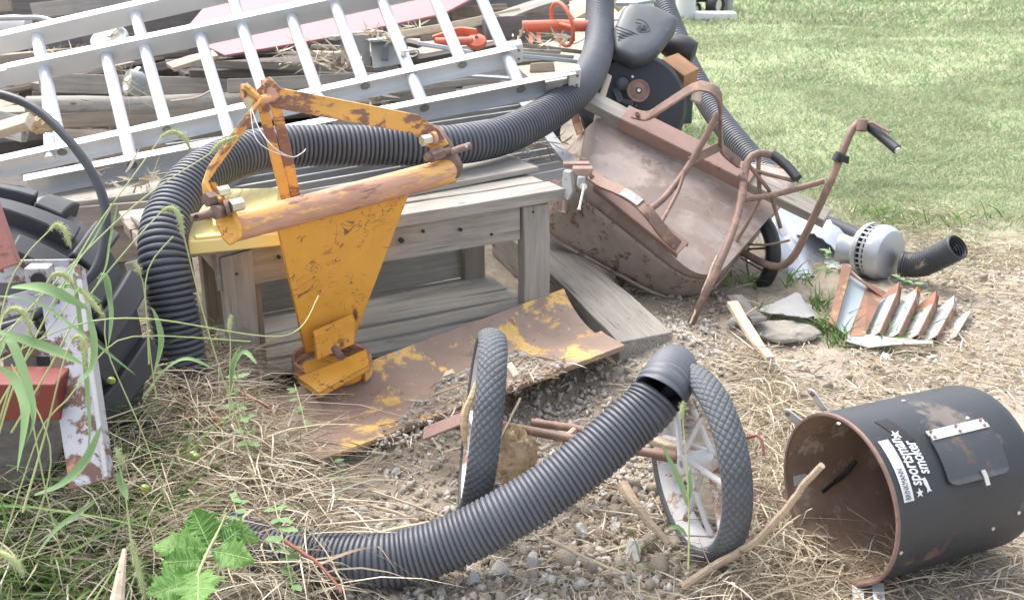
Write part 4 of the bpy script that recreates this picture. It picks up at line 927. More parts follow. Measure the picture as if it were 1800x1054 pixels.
# handles
bt([(1378,290,4.35),(1358,274,4.33),(1336,269,4.32),(1318,278,4.31),(1310,300,4.30),(1303,350,4.26),(1290,400,4.20),(1266,460,4.15),(1238,520,4.15),(1214,568,4.18)], .0155, 'handle_tube')
bt([(1358,272,4.33),(1380,288,4.30),(1402,314,4.26)], .019, 'grip', m_grip)
bt([(1532,224,4.28),(1516,214,4.28),(1498,228,4.28),(1480,270,4.28),(1462,315,4.30),(1440,362,4.34),(1412,420,4.40),(1394,452,4.44),(1372,468,4.48),(1345,464,4.52),(1312,447,4.58),(1292,438,4.62)], .0155, 'handle_tube')
bt([(1526,221,4.28),(1550,240,4.24),(1577,263,4.18)], .019, 'grip', m_grip)
put(MB().cyl(P(1576,262,4.182), P(1579,265,4.176), .013), 'grip_end', m_tab, wr_)
bt([(1520,216,4.26),(1532,215,4.24),(1550,225,4.22),(1563,232,4.20)], .006, 'lever', m_rustiron); bt([(1516,212,4.26),(1514,230,4.26)], .021, 'clamp', m_rustiron)
put(MB().cyl(P(1478,270,4.28), P(1470,284,4.285), .022).box(P(1484,279,4.26), Vector((.016,0,-.004)), Vector((0,.012,0)), Vector((0,0,.014))), 'rubber_band', m_grip, wr_)
bt([(1303,352,4.31),(1370,340,4.31),(1448,318,4.31)], .012, 'cross_tube'); bt([(1290,440,4.5),(1270,433,4.6),(1296,442,4.6)], .02, 'axle_end', m_grip)
bt([(1318,292,4.30),(1340,320,4.31),(1352,335,4.33),(1372,400,4.42)], .008); bt([(1334,276,4.33),(1333,305,4.33),(1336,345,4.34)], .009)
bt([(1338,345,4.36),(1318,385,4.38),(1285,440,4.42)], .007); bt([(1326,300,4.32),(1395,318,4.3)], .008)
put(MB().tube(cr([P(1308,303,4.30),P(1302,310,4.28),P(1312,318,4.28)], .01), .012, 10), 'clip', m_rustiron, wr_)
# wheel
wc = P(1296,440,4.72); wnv = Vector((-.78,-.62,.12)).normalized(); Rw = .222
up = ez; a_ = (up-wnv*up.dot(wnv)).normalized(); b_ = wnv.cross(a_)
whl = bpy.data.objects.new('wheel', None); col.objects.link(whl); whl.parent = wr_; whl.location = wc - wr_.location
put(MB().lathe([(.034*math.sin(t_)*(1.0), Rw-.028+.030*math.cos(t_)*(.9 if math.cos(t_)>0 else .8)) for t_ in [2*math.pi*k/20 for k in range(20)]], wc, wnv, 96, close=True), 'tyre', m_grip, whl)
put(MB().lathe([(-.024,Rw-.048),(-.024,Rw-.054),(0,Rw-.062),(.024,Rw-.054),(.024,Rw-.048)], wc, wnv, 72, close=True), 'rim', m_rustiron, whl)
put(MB().cyl(wc-wnv*.06, wc+wnv*.06, .02), 'hub', m_rustiron, whl)
for k in range(10):
    an = 2*math.pi*k/10; s_ = 1 if k % 2 else -1; put(MB().tube([wc+wnv*.05*s_, wc+(a_*math.cos(an)+b_*math.sin(an))*(Rw-.055)], .0045, 8), 'spoke', m_rustiron, whl)
bt([(1268,418,4.62),(1310,428,4.56),(1350,430,4.50),(1388,422,4.44)], .005, 'stay_rod')
for (u0,v0,d0_,u1,v1,d1_) in ((1036,468,4.75,1052,498,4.7),(1085,488,4.7,1100,515,4.65),(1095,480,4.65,1090,520,4.6),(1120,505,4.6,1140,545,4.6)): bt([(u0,v0,d0_),(u1,v1,d1_)], .012, 'support')
solo(MB().cyl(P(1170,520,4.62), P(1180,556,4.56), .04, 24), 'iron_pipe_stub', m_plastic, 'short dark pipe stub under the lower corner of the wheelbarrow tray', 'pipe stub')
solo(MB().lathe([(0,.10),(.02,.13),(.10,.13),(.12,.10)], P(1045,480,5.1), (.3,-.2,1), 32), 'blue_tub', paint('dark_blue_tub', (.03,.06,.10), .5), 'dark blue tub in the shadow behind the wheelbarrow tray', 'tub')

# ---------------------------------------------------------------- railway timber
plank('timber_beam', Pz(1135,640,-.01)+Vector((0,-.02,.035)), Pz(905,432,.03)+Vector((0,0,.045)), .21, .15, m_tie, 'old cracked squared timber beam lying on the ground under the wheelbarrow', cat='beam', rough=.005)
# ---------------------------------------------------------------- broken wood, sticks, small things
def chunk(c, rx, ry, rz, seed, rot=0, str_=.35):
    vv, ff = ico(4); out = []
    for a in vv:
        a = Vector(a); k = 1+str_*noise.noise(Vector((a.x*2.2+seed, a.y*2.2, a.z*.9)))+.6*str_*noise.noise(Vector((a.x*9+seed, a.y*9, a.z*1.5))) ; out.append(Vector((a.x*rx*k, a.y*ry*k, a.z*rz*(k if abs(a.z)<.8 else k*(1+.35*noise.noise(Vector((a.x*12,a.y*12,seed)))))))+c)
    return MB().add(out, [tuple(int(q) for q in f) for f in ff])
solo(chunk(P(905,803,2.98), .055, .05, .085, 3), 'broken_stump', m_splint, 'chunk of torn splintery wood standing behind the left spoked wheel', 'wood chunk')
def stick(pts, r0, r1, mat, label, nm='stick', cat='stick', g=None):
    p = cr([P(*q) if len(q) == 3 else Pz(*q) for q in pts], .02); return solo(MB().tube([q+Vector((noise.noise(q*30)*.003, noise.noise(q*30+Vector((5,0,0)))*.003, noise.noise(q*30+Vector((9,0,0)))*.003)) for q in p], lambda t_: r0+(r1-r0)*t_, 8), nm, mat, label, cat, g)
stick([(1200,1030,2.62),(1262,990,2.60),(1330,950,2.52),(1385,890,2.42),(1410,855,2.38),(1444,817,2.33)], .0105, .0075, m_twig, 'thick broken stick leaning into the mouth of the black drum')
stick([(1300,560,4.05),(1330,540,4.1)], .004, .003, m_twig, 'short thin twig beside the pale wood splinter')
stick([(760,695,3.2),(800,680,3.15),(880,655,3.1)], .003,.002, m_twig, 'thin twig lying across the gravel on the blade')
stick([(915,700,2.95),(888,755,2.90),(860,812,2.86),(845,850,2.83)], .0045,.003, m_straw, 'pale dry stalk leaning on the back of the left wheel')
stick([(1010,755,3.0),(985,772,2.97),(950,790,2.95)], .009,.006, m_woodl, 'pale bent twig lying over the rusty axle tubes')
stick([(585,875,2.95),(660,890,2.9),(735,915,2.85)], .006,.004, m_woodl, 'pale straight stalk on the gravel above the foreground pipe')
stick([(655,862,3.0),(720,885,2.95),(780,908,2.9)], .0035,.003, m_woodl, 'thin pale stalk parallel to the thicker one above the foreground pipe')
stick([(665,938,2.75),(720,924,2.74),(760,918,2.74)], .007,.005, m_woodl, 'peeled pinkish twig lying against the top of the foreground pipe')
stick([(960,945,2.72),(1030,980,2.66),(1098,1008,2.62)], .006,.003, m_woodl, 'long pale stalk on the dirt below the foreground pipe')
stick([(1265,420+22,4.4),(1255,460,4.3),(1232,520,4.2),(1213,570,4.1)], .0045,.004, m_woodl, 'yellow straw stalk standing in front of the tray corner')
stick([(1690,350),(1720,380),(1755,405),(1790,425)], .008,.005, m_twig, 'long grey twig lying at the edge of the lawn at right')
stick([(1620,1030,2.75),(1680,1040,2.7),(1725,1000,2.7)], .005,.003, m_twigr, 'reddish twig on the dirt under the black drum')
stick([(1095,850,2.8),(1120,890,2.75),(1175,955,2.68)], .016,.008, m_twig, 'rotten grey branch half buried between the pipe and the right wheel')
for k, pts in enumerate([[(350,655,3.3),(380,690,3.2),(430,695,3.15),(480,720,3.1)],[(355,715,3.1),(385,745,3.05),(400,800,3.0),(370,830,2.9)],[(300,690,3.2),(330,720,3.1),(345,760,3.05)],[(500,950,2.5),(560,990,2.45),(600,1040,2.4)],[(1310,770,2.95),(1335,765,2.92),(1343,800,2.9)]]):
    stick(pts, .005, .003, m_twigr, 'red brown bramble stem tangled in the dry grass', 'bramble_stem', 'bramble', 'red bramble stems')
plank('wood_splinter', P(1288,533,4.12), P(1354,632,3.62), .045, .02, m_woodl, 'long pale split wood splinter lying on the dirt right of the beam', (0,-.2,1), 'wood splinter', taper=.6)
plank('bark_strip', P(1290,520,4.3), P(1335,562,4.05), .06, .012, m_woodd, 'dark grey bark strip beside the pale wood splinter', (0,-.2,1), 'bark strip')
plank('wood_chip', P(1052,516,4.3), P(1079,514,4.3), .03, .012, m_woodl, 'small pale wood chip lying on the railway timber', (0,0,1), 'wood chip')
plank('wood_chip', P(780,660,3.30), P(800,652,3.3), .02, .01, m_pine, 'pale square wood chip at the left of the gravel heap', (0,-.2,1), 'wood chip')
plank('wood_chip', P(893,640,3.42), P(908,662,3.36), .025, .012, m_woodl, 'light brown wood chip in the middle of the gravel heap', (0,-.2,1), 'wood chip')
plank('wood_chip', P(1140,700+65,2.95), P(1210,745+40,2.85), .05, .02, m_woodl, 'broken board piece on the ground under the foreground pipe', (0,0,1), 'wood piece')

# ---------------------------------------------------------------- crumpled sheets
def crumple(c4, nu, nv, amp, seed, th=.003, roll=0):
    rows = []
    for j in range(nv+1):
        row = []
        for i in range(nu+1):
            u_, v_ = i/nu, j/nv; q = c4[0].lerp(c4[1], u_).lerp(c4[3].lerp(c4[2], u_), v_)
            e_ = .016*noise.noise(Vector((u_*9+seed, v_*9, 3))) if (i in (0,nu) or j in (0,nv)) else 0
            q = q + Vector((e_*1.5, -.3*amp*noise.noise(Vector((u_*3+seed, v_*3, 1)))*2, amp*noise.noise(Vector((u_*2.5+seed, v_*2.5, 7)))*1.5+e_)) + Vector((0,-.02,.03))*roll*math.sin(math.pi*u_)
            row.append(q)
        rows.append(row)
    return MB().sheet(rows, th)
solo(crumple([P(1350,332,5.25),P(1448,378,5.15),P(1492,476,4.85),P(1398,500,4.78)], 14, 12, .03, 2), 'crumpled_sheet', m_galv, 'large torn white galvanised sheet behind the wheelbarrow wheel', 'metal sheet', auto=25)
solo(crumple([P(1325,390,5.3),P(1372,370,5.3),P(1432,490,4.72),P(1375,515,4.70)], 14, 12, .02, 5, roll=1.6), 'rolled_sheet', m_galv, 'rolled piece of galvanised sheet standing right of the barrow wheel', 'metal sheet', auto=60)
solo(crumple([P(1405,380,5.2),P(1500,425,5.0),P(1470,445,4.9),P(1400,410,5.0)], 10, 6, .012, 8, roll=1.2), 'curved_sheet', m_galv, 'narrow white curved sheet lying beside the thin black pipe', 'metal sheet', auto=60)
solo(crumple([P(1330,545,4.28),P(1400,515,4.35),P(1448,560,4.2),P(1400,556,4.1)], 10, 8, .004, 11), 'flat_sheet', m_greybox, 'dull grey bent sheet flat on the ground left of the finned panel', 'metal sheet', auto=40)
solo(chunk(P(1380,582,4.10), .13, .09, .028, 6, str_=.12), 'flat_rock', m_rockflat, 'broad flat grey rock under the bent grey sheet', 'rock')

# ---------------------------------------------------------------- finned sheet metal panel
fo = P(1500,485,4.35); fa = (P(1700,548,4.32)-P(1545,500,4.36)); fb = (P(1512,598,4.05)-P(1552,500,4.36)); fx = fa.normalized(); fy = (fb-fx*fb.dot(fx)).normalized(); fz = fx.cross(fy)
if fz.y > 0: fz = -fz
fp_ = thing('finned_panel', 'pale blue grey rusty sheet metal part folded into sharp fins lying on the dirt', 'finned metal part', Pz(1560,610))
Lb = fb.length
FL, FB = P(1482,463,4.34), P(1457,566,4.10)
put(MB().sheet([[FL, FB],[P(1497,476,4.36),P(1468,575,4.1)],[P(1525,500,4.33),P(1492,592,4.06)]], .004), 'side_panel', m_greypaint, fp_, smooth=False)
put(MB().sheet([[FL,FB],[FL+Vector((.02,-.05,.0)),FB+Vector((.015,-.04,0))]], .004), 'side_flange', m_rustpanel, fp_, smooth=False)
put(MB().sheet([[P(1525,500,4.33),P(1494,592,4.05)],[P(1552,518,4.30),P(1520,590,4.03)]], .004), 'rusty_panel', m_rustpanel, fp_, smooth=False)
put(MB().sheet([[P(1480,462,4.34),P(1487,478,4.31)],[P(1510,490,4.30),P(1515,496,4.28)],[P(1558,514,4.33),P(1550,522,4.28)]], .004), 'top_flange', m_rustpanel, fp_, smooth=False)
q0 = P(1552,518,4.32); stepv = (P(1700,553,4.30)-q0)/4.5
T0, T1, B0, B1 = P(1552,518,4.32), P(1700,553,4.34), P(1520,592,4.04), P(1672,600,4.08)
for k in range(5):
    g_ = fz*.05; tq = lambda q, g: (T0.lerp(T1, q/4.52)+g_*g, B0.lerp(B1, q/4.52)+g_*g)
    A1, A2, A3 = tq(k, -.6), tq(k+.62, .5), tq(k+1, -.6)
    put(MB().sheet([A1, A2], .004), 'fin', m_greypaint, fp_, smooth=False)
    if k < 4:
        put(MB().sheet([A2, A3], .004), 'fin', m_rustpanel, fp_, smooth=False)
        up_ = -fb*.15; put(MB().prism([A1[0], A1[0]+up_*.5, A2[0]+up_*1.25-stepv*.1, A2[0]+up_*.9+stepv*.12, A3[0]+up_*.2, A3[0], A2[0]], fz*.004), 'fin_tip', m_rustpanel if k % 2 == 0 else m_greypaint, fp_, smooth=False)
put(MB().sheet([[P(1490,590,4.06),P(1530,588,4.03),P(1575,595,4.02),P(1640,600,4.02)],[P(1486,600,4.02),P(1527,611,3.98),P(1572,606,3.98),P(1640,604,3.99)]], .004), 'bottom_flange', m_greypaint, fp_, smooth=False)

# ---------------------------------------------------------------- blower
bl = thing('blower', 'silver cast metal blower with vent slots and a short black outlet pipe', 'blower', Pz(1545,500))
bc = P(1538,441,4.72); bx = (P(1575,452,4.66)-P(1505,436,4.78)).normalized(); bx = (bx+Vector((.0,-.22,.05))).normalized()
br = .118
put(MB().lathe([(.018,br-.012),(.018,br),(.03,br+.002),(.055,br-.002),(.078,br-.016),(.088,br-.045),(.090,.002)], bc, bx, 64), 'housing', m_cast, bl)
put(MB().lathe([(-.022,br-.012),(-.022,br),(-.035,br+.002),(-.055,br-.012),(-.068,br-.045),(-.072,.05)], bc, bx, 64), 'housing', m_cast, bl)
put(MB().lathe([(-.024,br-.016),(.02,br-.016)], bc, bx, 48), 'inner_drum', m_dark, bl)
upb = (ez-bx*ez.dot(bx)).normalized(); sdb = bx.cross(upb)
for k in range(30):
    an = 2*math.pi*k/30; e_ = upb*math.cos(an)+sdb*math.sin(an); put(MB().bar(bc+e_*(br-.006)-bx*.024, bc+e_*(br-.006)+bx*.02, .006, .004, e_), 'vent_slat', m_cast, bl)
put(MB().lathe([(-.006,br-.008),(.0,br-.003),(.006,br-.008)], bc, bx, 48), 'vent_ring', m_cast, bl)
put(MB().lathe([(-.06,.060),(-.09,.058),(-.115,.060),(-.135,.066),(-.155,.067)], bc-upb*.015, (P(1575,452,4.66)-P(1500,440,4.74)).normalized(), 40), 'inlet_duct', m_cast, bl)
put(corr([P(*q) for q in [(1582,462,4.64),(1600,465,4.62),(1622,463,4.58),(1650,451,4.52),(1672,440,4.47),(1684,433,4.44)]], .054, .012, .004, 26), 'outlet_pipe', m_pipe2, bl)

# ---------------------------------------------------------------- heap of old timber behind the ladders
def hp_(u0,v0,d0,u1,v1,d1,hpx,tk,mat,label,up=(0,-.4,.9),cat='plank',nm='plank',group=None,**k):
    dm = (d0+d1)/2; return plank(nm, P(u0,v0,d0), P(u1,v1,d1), hpx*dm/F, tk, mat, label, up, cat, group, **k)
def face(u0,v0,d0,u1,v1,d1,hpx,tk,mat,label,**k): return hp_(u0,v0,d0,u1,v1,d1,hpx,tk,mat,label,up=(0,-1,.25),**k)
face(60,22,6.3,420,-14,6.5,26,.12,m_wood,'thick squared grey timber end sticking out above the ladders at upper left',cat='beam',nm='timber_beam')
face(-60,10,6.4,17,4,6.4,34,.05,m_wood2,'brownish board end in the top left corner of the heap')
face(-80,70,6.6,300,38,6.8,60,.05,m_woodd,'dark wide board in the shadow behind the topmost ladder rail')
face(-60,122,5.6,330,78,5.9,30,.06,m_wood2,'grey brown board showing between the two upper ladder rails at left')
face(70,146,5.1,800,166,5.6,32,.05,m_wood,'long weathered grey board behind the ladders above the dark gap')
face(60,170,5.15,640,190,5.5,16,.06,m_woodd,'dark board under the long weathered grey board')
solo(MB().tube([P(50,187,4.95),P(140,186,4.95),P(230,188,5.0),P(440,178,5.1)],.046,18),'log',m_wood,'round grey weathered log behind the left ladder rungs','log')
face(60,214,4.9,460,200,5.1,26,.05,m_wood2,'reddish brown board directly under the round grey log')
face(120,268,4.7,330,262,4.8,26,.04,m_wood2,'brown board end seen between the two lower ladder rails at left')
face(-60,205,4.6,45,228,4.4,44,.04,m_wood,'board beneath the splintered plank at the left edge')
hp_(-90,255,3.75,52,212,3.7,34,.03,m_woodl,'pinkish splintered plank end poking in at the left edge over the ladder')
solo(chunk(P(74,218,3.95),.05,.04,.03,9),'wood_chunk',m_splint,'crumbling orange brown rotten wood piece beside the left ladder rung','wood chunk')
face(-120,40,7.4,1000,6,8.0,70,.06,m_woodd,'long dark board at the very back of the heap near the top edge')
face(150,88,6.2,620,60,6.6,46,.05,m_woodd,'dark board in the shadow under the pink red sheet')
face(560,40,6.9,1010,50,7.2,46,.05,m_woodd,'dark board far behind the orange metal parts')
# pink painted sheet
ps = [P(325,48,5.5),P(560,-30,5.9),P(830,-20,6.1),P(782,24,5.6),P(640,62,5.3),P(395,97,5.0)]
pc = sum(ps, Vector())/6
pk = solo(MB().prism([P(318,60,5.35),P(395,97,5.05),P(590,64,5.25),P(780,24,5.55),P(900,-40,5.9),P(420,-60,6.2)], Vector((0,.01,-.012))), 'painted_sheet', m_pink, 'large faded pink red painted sheet lying over the timber behind the ladders', 'painted sheet', bevel=.003)
face(330,104,5.1,470,84,5.2,9,.02,m_strip,'narrow pale lath along the lower edge of the pink sheet at left')
# splintered plank and dark boards
hp_(300,118,4.95,380,96,5.1,24,.02,m_woodl,'jagged broken brown board end below the pink sheet')
for a in [(330,112,5.2,700,122,5.5,12,.05,m_wood,'narrow grey board top edge above the black gap behind the ladders'),(330,130,5.25,690,138,5.5,12,.05,m_woodd,'dark narrow board just below the narrow grey board edge')]: face(*a)
face(400,152,5.0,640,140,5.2,24,.03,m_wood,'pale grey worn board behind the yellow hitch apex',)
# boxes
bx1 = thing('broken_box', 'broken grey wooden box with open side among the debris behind the ladders', 'box', P(625,118,5.2))
a_ = P(600,118,5.15); ux = (P(650,118,5.2)-a_); uzv = Vector((0,0,.15)); uy = Vector((-.03,.2,0))
board('side', P(603,64,5.15), P(603,116,5.1), .02, .02, m_wood2, (0,-1,0), bx1); board('front', P(603,88,5.13), P(651,88,5.18), .14, .012, m_greybox, (0,-1,.2), bx1)
board('lid', P(582,68,5.1), P(668,58,5.3), .05, .02, m_wood, (0,0,1), bx1); board('frame', P(545,82,5.2), P(600,84,5.2), .02,.02, m_wood, (0,-1,0), bx1); board('frame', P(550,98,5.2), P(600,100,5.2), .02,.02, m_wood, (0,-1,0), bx1)
bx2 = thing('dented_bin', 'dented dirty white metal bin behind the hose clamp on the ladder', 'bin', P(690,118,5.2))
put(MB().prism([P(650,72,5.15),P(705,68,5.2),P(714,112,5.15),P(655,122,5.1)], Vector((0,.2,0))), 'body', m_greybox, bx2, bevel=.006)
put(MB().bar(P(647,72,5.12),P(710,67,5.18),.05,.012), 'rim', m_strip, bx2, bevel=.003); put(MB().bar(P(677,84,5.12),P(676,106,5.10),.03,.01,(0,-1,0)), 'dark_slot', m_plastic, bx2)
# long pale pole and others right of centre
face(655,70,5.3,800,46,5.45,14,.04,m_pine,'pale yellowish pole lying across the heap left part under the pink sheet',cat='pole',nm='wooden_pole')
face(795,48,5.45,912,22,5.7,16,.04,m_pine,'pale mossy pole end right of the ladder rungs near the brown board',cat='pole',nm='wooden_pole')
face(740,66,5.5,880,50,5.6,14,.03,m_wood,'grey lath between the pale pole and the orange metal parts')
face(735,76,5.2,830,94,5.1,8,.02,m_strip,'thin pale metal strip slanting behind the ladder rung')
face(700,30,5.8,1000,16,6.2,12,.03,m_wood2,'thin brown grey lath below the tip of the pink sheet')
face(790,28,5.9,890,20,6.1,26,.03,m_wood2,'wide brown board end above the pale mossy pole')
hp_(880,32,5.6,1000,-6,6.0,26,.02,m_wood,'smooth grey sheet of wood slanting up to the right above the orange tube')
face(850,52,5.5,925,48,5.6,38,.04,m_woodd,'rough dark brown board end left of the orange tube')
orp = thing('orange_bracket', 'chipped orange red metal bracket pieces behind the ladder rungs', 'bracket', P(810,75,5.3))
put(MB().strap(cr([P(762,70,5.3),P(785,62,5.3),P(808,55,5.35),P(838,58,5.3)],.02), (0,-.3,1), .04,.015), 'arm', m_orange, orp, bevel=.003)
put(MB().lathe([(0,.05),(.02,.045),(.035,.01)], P(838,76,5.3), (0,-.5,.8), 20), 'cup', m_orange, orp); put(MB().cyl(P(765,74,5.28),P(830,72,5.28),.02), 'bar', m_orange, orp)
# orange column and steering ring
oc = thing('steering_column', 'orange painted tube with a round orange hand wheel lying on the heap', 'steering column', P(975,62,5.3))
put(MB().tube([P(918,47,5.35),P(980,45,5.35),P(1060,47,5.4)], .028, 24), 'tube', m_orange, oc)
ctr = P(988,43,5.3); hx, hy = Vector((.50,-.86,-.1)).normalized(), None
va = ez - hx*ez.dot(hx); va.normalize(); vb = hx.cross(va)
hx = Vector((.86,.42,.20)).normalized(); va = (ez-hx*ez.dot(hx)).normalized(); vb = hx.cross(va)
put(MB().tube([ctr+(va*math.cos(2*math.pi*k/40)+vb*math.sin(2*math.pi*k/40))*.105 for k in range(40)], .0095, 12, closed=True), 'hand_wheel', m_orange, oc)
put(MB().cyl(ctr+vb*.1, ctr-vb*.02, .008), 'spoke', m_orange, oc)
for u in (932,946): put(MB().bar(P(u,56,5.35),P(u+2,76,5.3),.02,.006,(0,-1,0)), 'leg', m_orange, oc)
for a in [(900,78,5.2,1025,92,5.3,8,.02,m_wood2,'yellow edged brown lath at the top of the stack left of the big pipe'),(900,88,5.05,985,92,5.1,7,.02,m_wood,'short grey lath second from the top of the stack left of the big pipe'),
          (905,93,5.0,1008,101,5.05,6,.02,m_wood,'thin grey lath with a pointed end left of the big pipe'),(905,98,4.95,1030,110,5.0,7,.02,m_strip,'lowest pale lath of the stack left of the big pipe'),
          (1,1,1,1,1,1,1,1,1,1)]:
    if len(a) == 10 and a[0] != 1: face(*a)
face(930,120,5.2,975,118,5.2,16,.05,m_woodl,'small pale broken wood block between the two ladder rail ends')
face(735,140,4.95,885,120,5.1,34,.05,m_greybox,'grey metal box side seen under the upper ladder rail at right',cat='metal box',nm='metal_box')
hp_(790,132,4.85,900,138,4.9,7,.01,m_strip,'pale strip crossing in front of the grey metal box side')
face(690,160,4.9,880,138,5.0,12,.03,m_wood,'grey lath rising to the right below the grey metal box')
face(1015,6,6.3,1032,30,6.2,44,.05,m_pine,'pale upright board piece left of the big pipe at the top edge')
# dark jumble filling the depth of the heap
k = 0
hrnd = random.Random(5)
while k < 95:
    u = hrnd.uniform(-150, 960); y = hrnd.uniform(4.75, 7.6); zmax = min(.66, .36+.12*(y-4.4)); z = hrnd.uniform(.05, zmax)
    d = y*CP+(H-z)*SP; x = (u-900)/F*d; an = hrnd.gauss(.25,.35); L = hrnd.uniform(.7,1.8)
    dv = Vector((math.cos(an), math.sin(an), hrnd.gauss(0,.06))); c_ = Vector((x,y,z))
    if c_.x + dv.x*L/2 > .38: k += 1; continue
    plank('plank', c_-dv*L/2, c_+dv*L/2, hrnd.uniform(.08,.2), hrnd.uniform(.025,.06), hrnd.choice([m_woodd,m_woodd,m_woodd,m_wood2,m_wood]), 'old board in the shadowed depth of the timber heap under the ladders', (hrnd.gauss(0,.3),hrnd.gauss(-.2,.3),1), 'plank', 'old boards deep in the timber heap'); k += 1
# caster wheels
def caster(u, v, d, ax, r, w_, label):
    c_ = thing('caster_wheel', label, 'caster wheel', P(u,v,d)); o = P(u,v,d); ax = Vector(ax).normalized()
    put(MB().lathe([(-w_,r*.7),(-w_,r*.92),(-w_*.7,r),(w_*.7,r),(w_,r*.92),(w_,r*.7)], o, ax, 40), 'tyre', m_caster, c_)
    put(MB().lathe([(w_*.8,.001),(w_*1.15,r*.15),(w_*1.15,r*.28),(w_*.85,r*.32),(w_*.85,r*.6),(w_*1.05,r*.7),(w_*.9,r*.72)], o, ax, 40), 'hub', m_cream, c_)
    put(MB().bar(o+ax*w_*1.3, o+ax*w_*1.3+Vector((.05,.05,.05)), .03, .005), 'fork', m_zinc, c_)
caster(194,72,4.95,(-.05,-.55,.85),.085,.022,'pale caster wheel lying flat between the two upper ladder rails'); caster(236,146,4.75,(-.75,-.6,.35),.055,.03,'grey caster wheel with cream hub standing behind the ladder rung')
# curved grey pipe at the top left, grass wisps
solo(MB().tube(cr([P(-40,34,5.2),P(30,32,5.2),P(72,32,5.2),P(95,40,5.15),P(112,56,5.1)],.03),.012,12),'bent_pipe',m_strip,'bent grey metal pipe above the ladder at the upper left','pipe')
solo(MB().tube(cr([P(-40,52,5.6),P(20,44,5.6),P(50,46,5.6)],.03),.05,12),'white_bundle',m_white,'rounded white plastic thing behind the bent grey pipe','plastic thing')
solo(MB().tube(cr([P(300,178,4.8),P(345,172,4.8),P(370,160,4.8),P(385,152,4.85)],.02),.005,8),'cable',m_straw,'thin pale cable curving behind the left ladder rungs','cable')
for (u,v,d,lab) in ((225,150,4.6,'wisp of dry grass hanging at the grey caster wheel'),):
    n = 26; V, Fq = ribbons('', np.tile(np.array(P(u,v,d)),(n,1))+rng.normal(size=(n,3))*.02, unit(rng.normal(size=(n,3))+[.6,0,-.5]), rng.uniform(.06,.16,n), np.full(n,.003), rng.normal(size=(n,3))*.03, None, 4, taper='mid')
    o_ = npmesh('dry_grass', V, Fq, m_straw); tag(o_, lab, 'dry grass', kind='stuff')
# splinters and rubble on the heap
Vw, Fw, o3 = [], [], 0
for (u0,v0,u1,v1,d,n) in ((480,85,600,115,5.05,70),(640,55,700,75,5.1,40),(560,110,640,118,5.0,30),(590,165,680,185,4.7,30),(60,90,210,100,5.3,60),(900,55,1010,85,5.25,50),(900,240,1000,290,4.4,50),(700,45,760,60,5.4,30),(160,300,290,330,3.95,25)):
    for _ in range(n):
        p_ = np.array(P(rng.uniform(u0,u1), rng.uniform(v0,v1), d)); V, Fq = ribbons('', p_[None], unit(rng.normal(size=(1,3))*[1,1,.5]), rng.uniform(.03,.12,1), rng.uniform(.004,.014,1), rng.normal(size=(1,3))*.02, None, 3, taper='mid'); Vw.append(V); Fw.append(Fq+o3); o3 += len(V)
tag(npmesh('debris', np.concatenate(Vw), np.concatenate(Fw), m_straw), 'splinters and small dry rubbish lying on the timber heap', 'debris', kind='stuff')

# ---------------------------------------------------------------- tractor tyre at the left
tt = thing('tractor_tyre', 'big black tractor tyre with thick lugs standing at the left edge', 'tractor tyre', Pz(40,720))
tc = P(-30,650,3.12); ta = Vector((-.50,-.80,.33)).normalized(); TR, TWd = .50, .17
put(MB().lathe([(-TWd*.9,TR*.62),(-TWd*1.05,TR*.78),(-TWd,TR*.93),(-TWd*.75,TR*.975),(0,TR),(TWd*.75,TR*.975),(TWd,TR*.93),(TWd*1.05,TR*.78),(TWd*.9,TR*.62),(TWd*.6,TR*.56),(-TWd*.6,TR*.56)], tc, ta, 96, close=True), 'carcass', m_rubberd, tt)
tup = (ez-ta*ez.dot(ta)).normalized(); tsd = ta.cross(tup)
for k in range(16):
    for sd_ in (-1,1):
        an0 = 2*math.pi*(k+(.5 if sd_ > 0 else 0))/16; pts = []; wds = []
        for j in range(7):
            f = j/6; an = an0+.34*f; q = sd_*TWd*(-.10+1.12*f); rr = TR*(1.0-.045*f*f)+.012
            e_ = tup*math.cos(an)+tsd*math.sin(an); pts.append(tc+ta*q+e_*rr); wds.append(((-tup*math.sin(an)+tsd*math.cos(an))*.9-ta*sd_*.35).normalized())
        put(MB().strap(pts, wds, .075, .045), 'lug', m_rubberd, tt, bevel=.006)
# hose
solo(MB().tube(cr([P(-60,160,2.75),P(0,166,2.75),P(60,190,2.74),P(115,240,2.72),P(160,300,2.70),P(184,360,2.68),P(184,420,2.66),P(170,470,2.64),P(140,503,2.62),P(100,530,2.6),P(50,560,2.58),P(-10,578,2.56),P(-60,580,2.55)],.02),.0115,16),'rubber_hose',m_hose,'thick black rubber hose arching in front of the ladders at the left edge','hose')
# old implement frame
im = thing('implement_frame', 'old farm implement frame of chipped white and red painted steel at the left edge', 'implement frame', Pz(120,880))
def chan(a, b, wd, dp, up, nm, m_, bev=.002):
    a, b, up = Vector(a), Vector(b), Vector(up); x = (b-a).normalized(); z = (up-x*up.dot(x)).normalized(); y = z.cross(x); c_ = (a+b)/2; mb = MB()
    mb.box(c_, (b-a)/2, y*wd/2, z*.003).box(c_+y*(wd/2-.003)-z*dp/2, (b-a)/2, y*.003, z*dp/2).box(c_-y*(wd/2-.003)-z*dp/2, (b-a)/2, y*.003, z*dp/2)
    return put(mb, nm, m_, im, bevel=bev)
chan(P(100,470,2.62), P(160,850,2.42), .092, .03, (0.2,-1,.2), 'post', m_whrust)
put(MB().bar(P(140,470,2.59), P(192,840,2.42), .014, .03, (0,-1,.2)), 'post_lip', m_whrust, im, bevel=.002)
chan(P(-60,478,2.66), P(122,476,2.62), .055, .04, (0,-1,.3), 'cross_member', m_whrust)
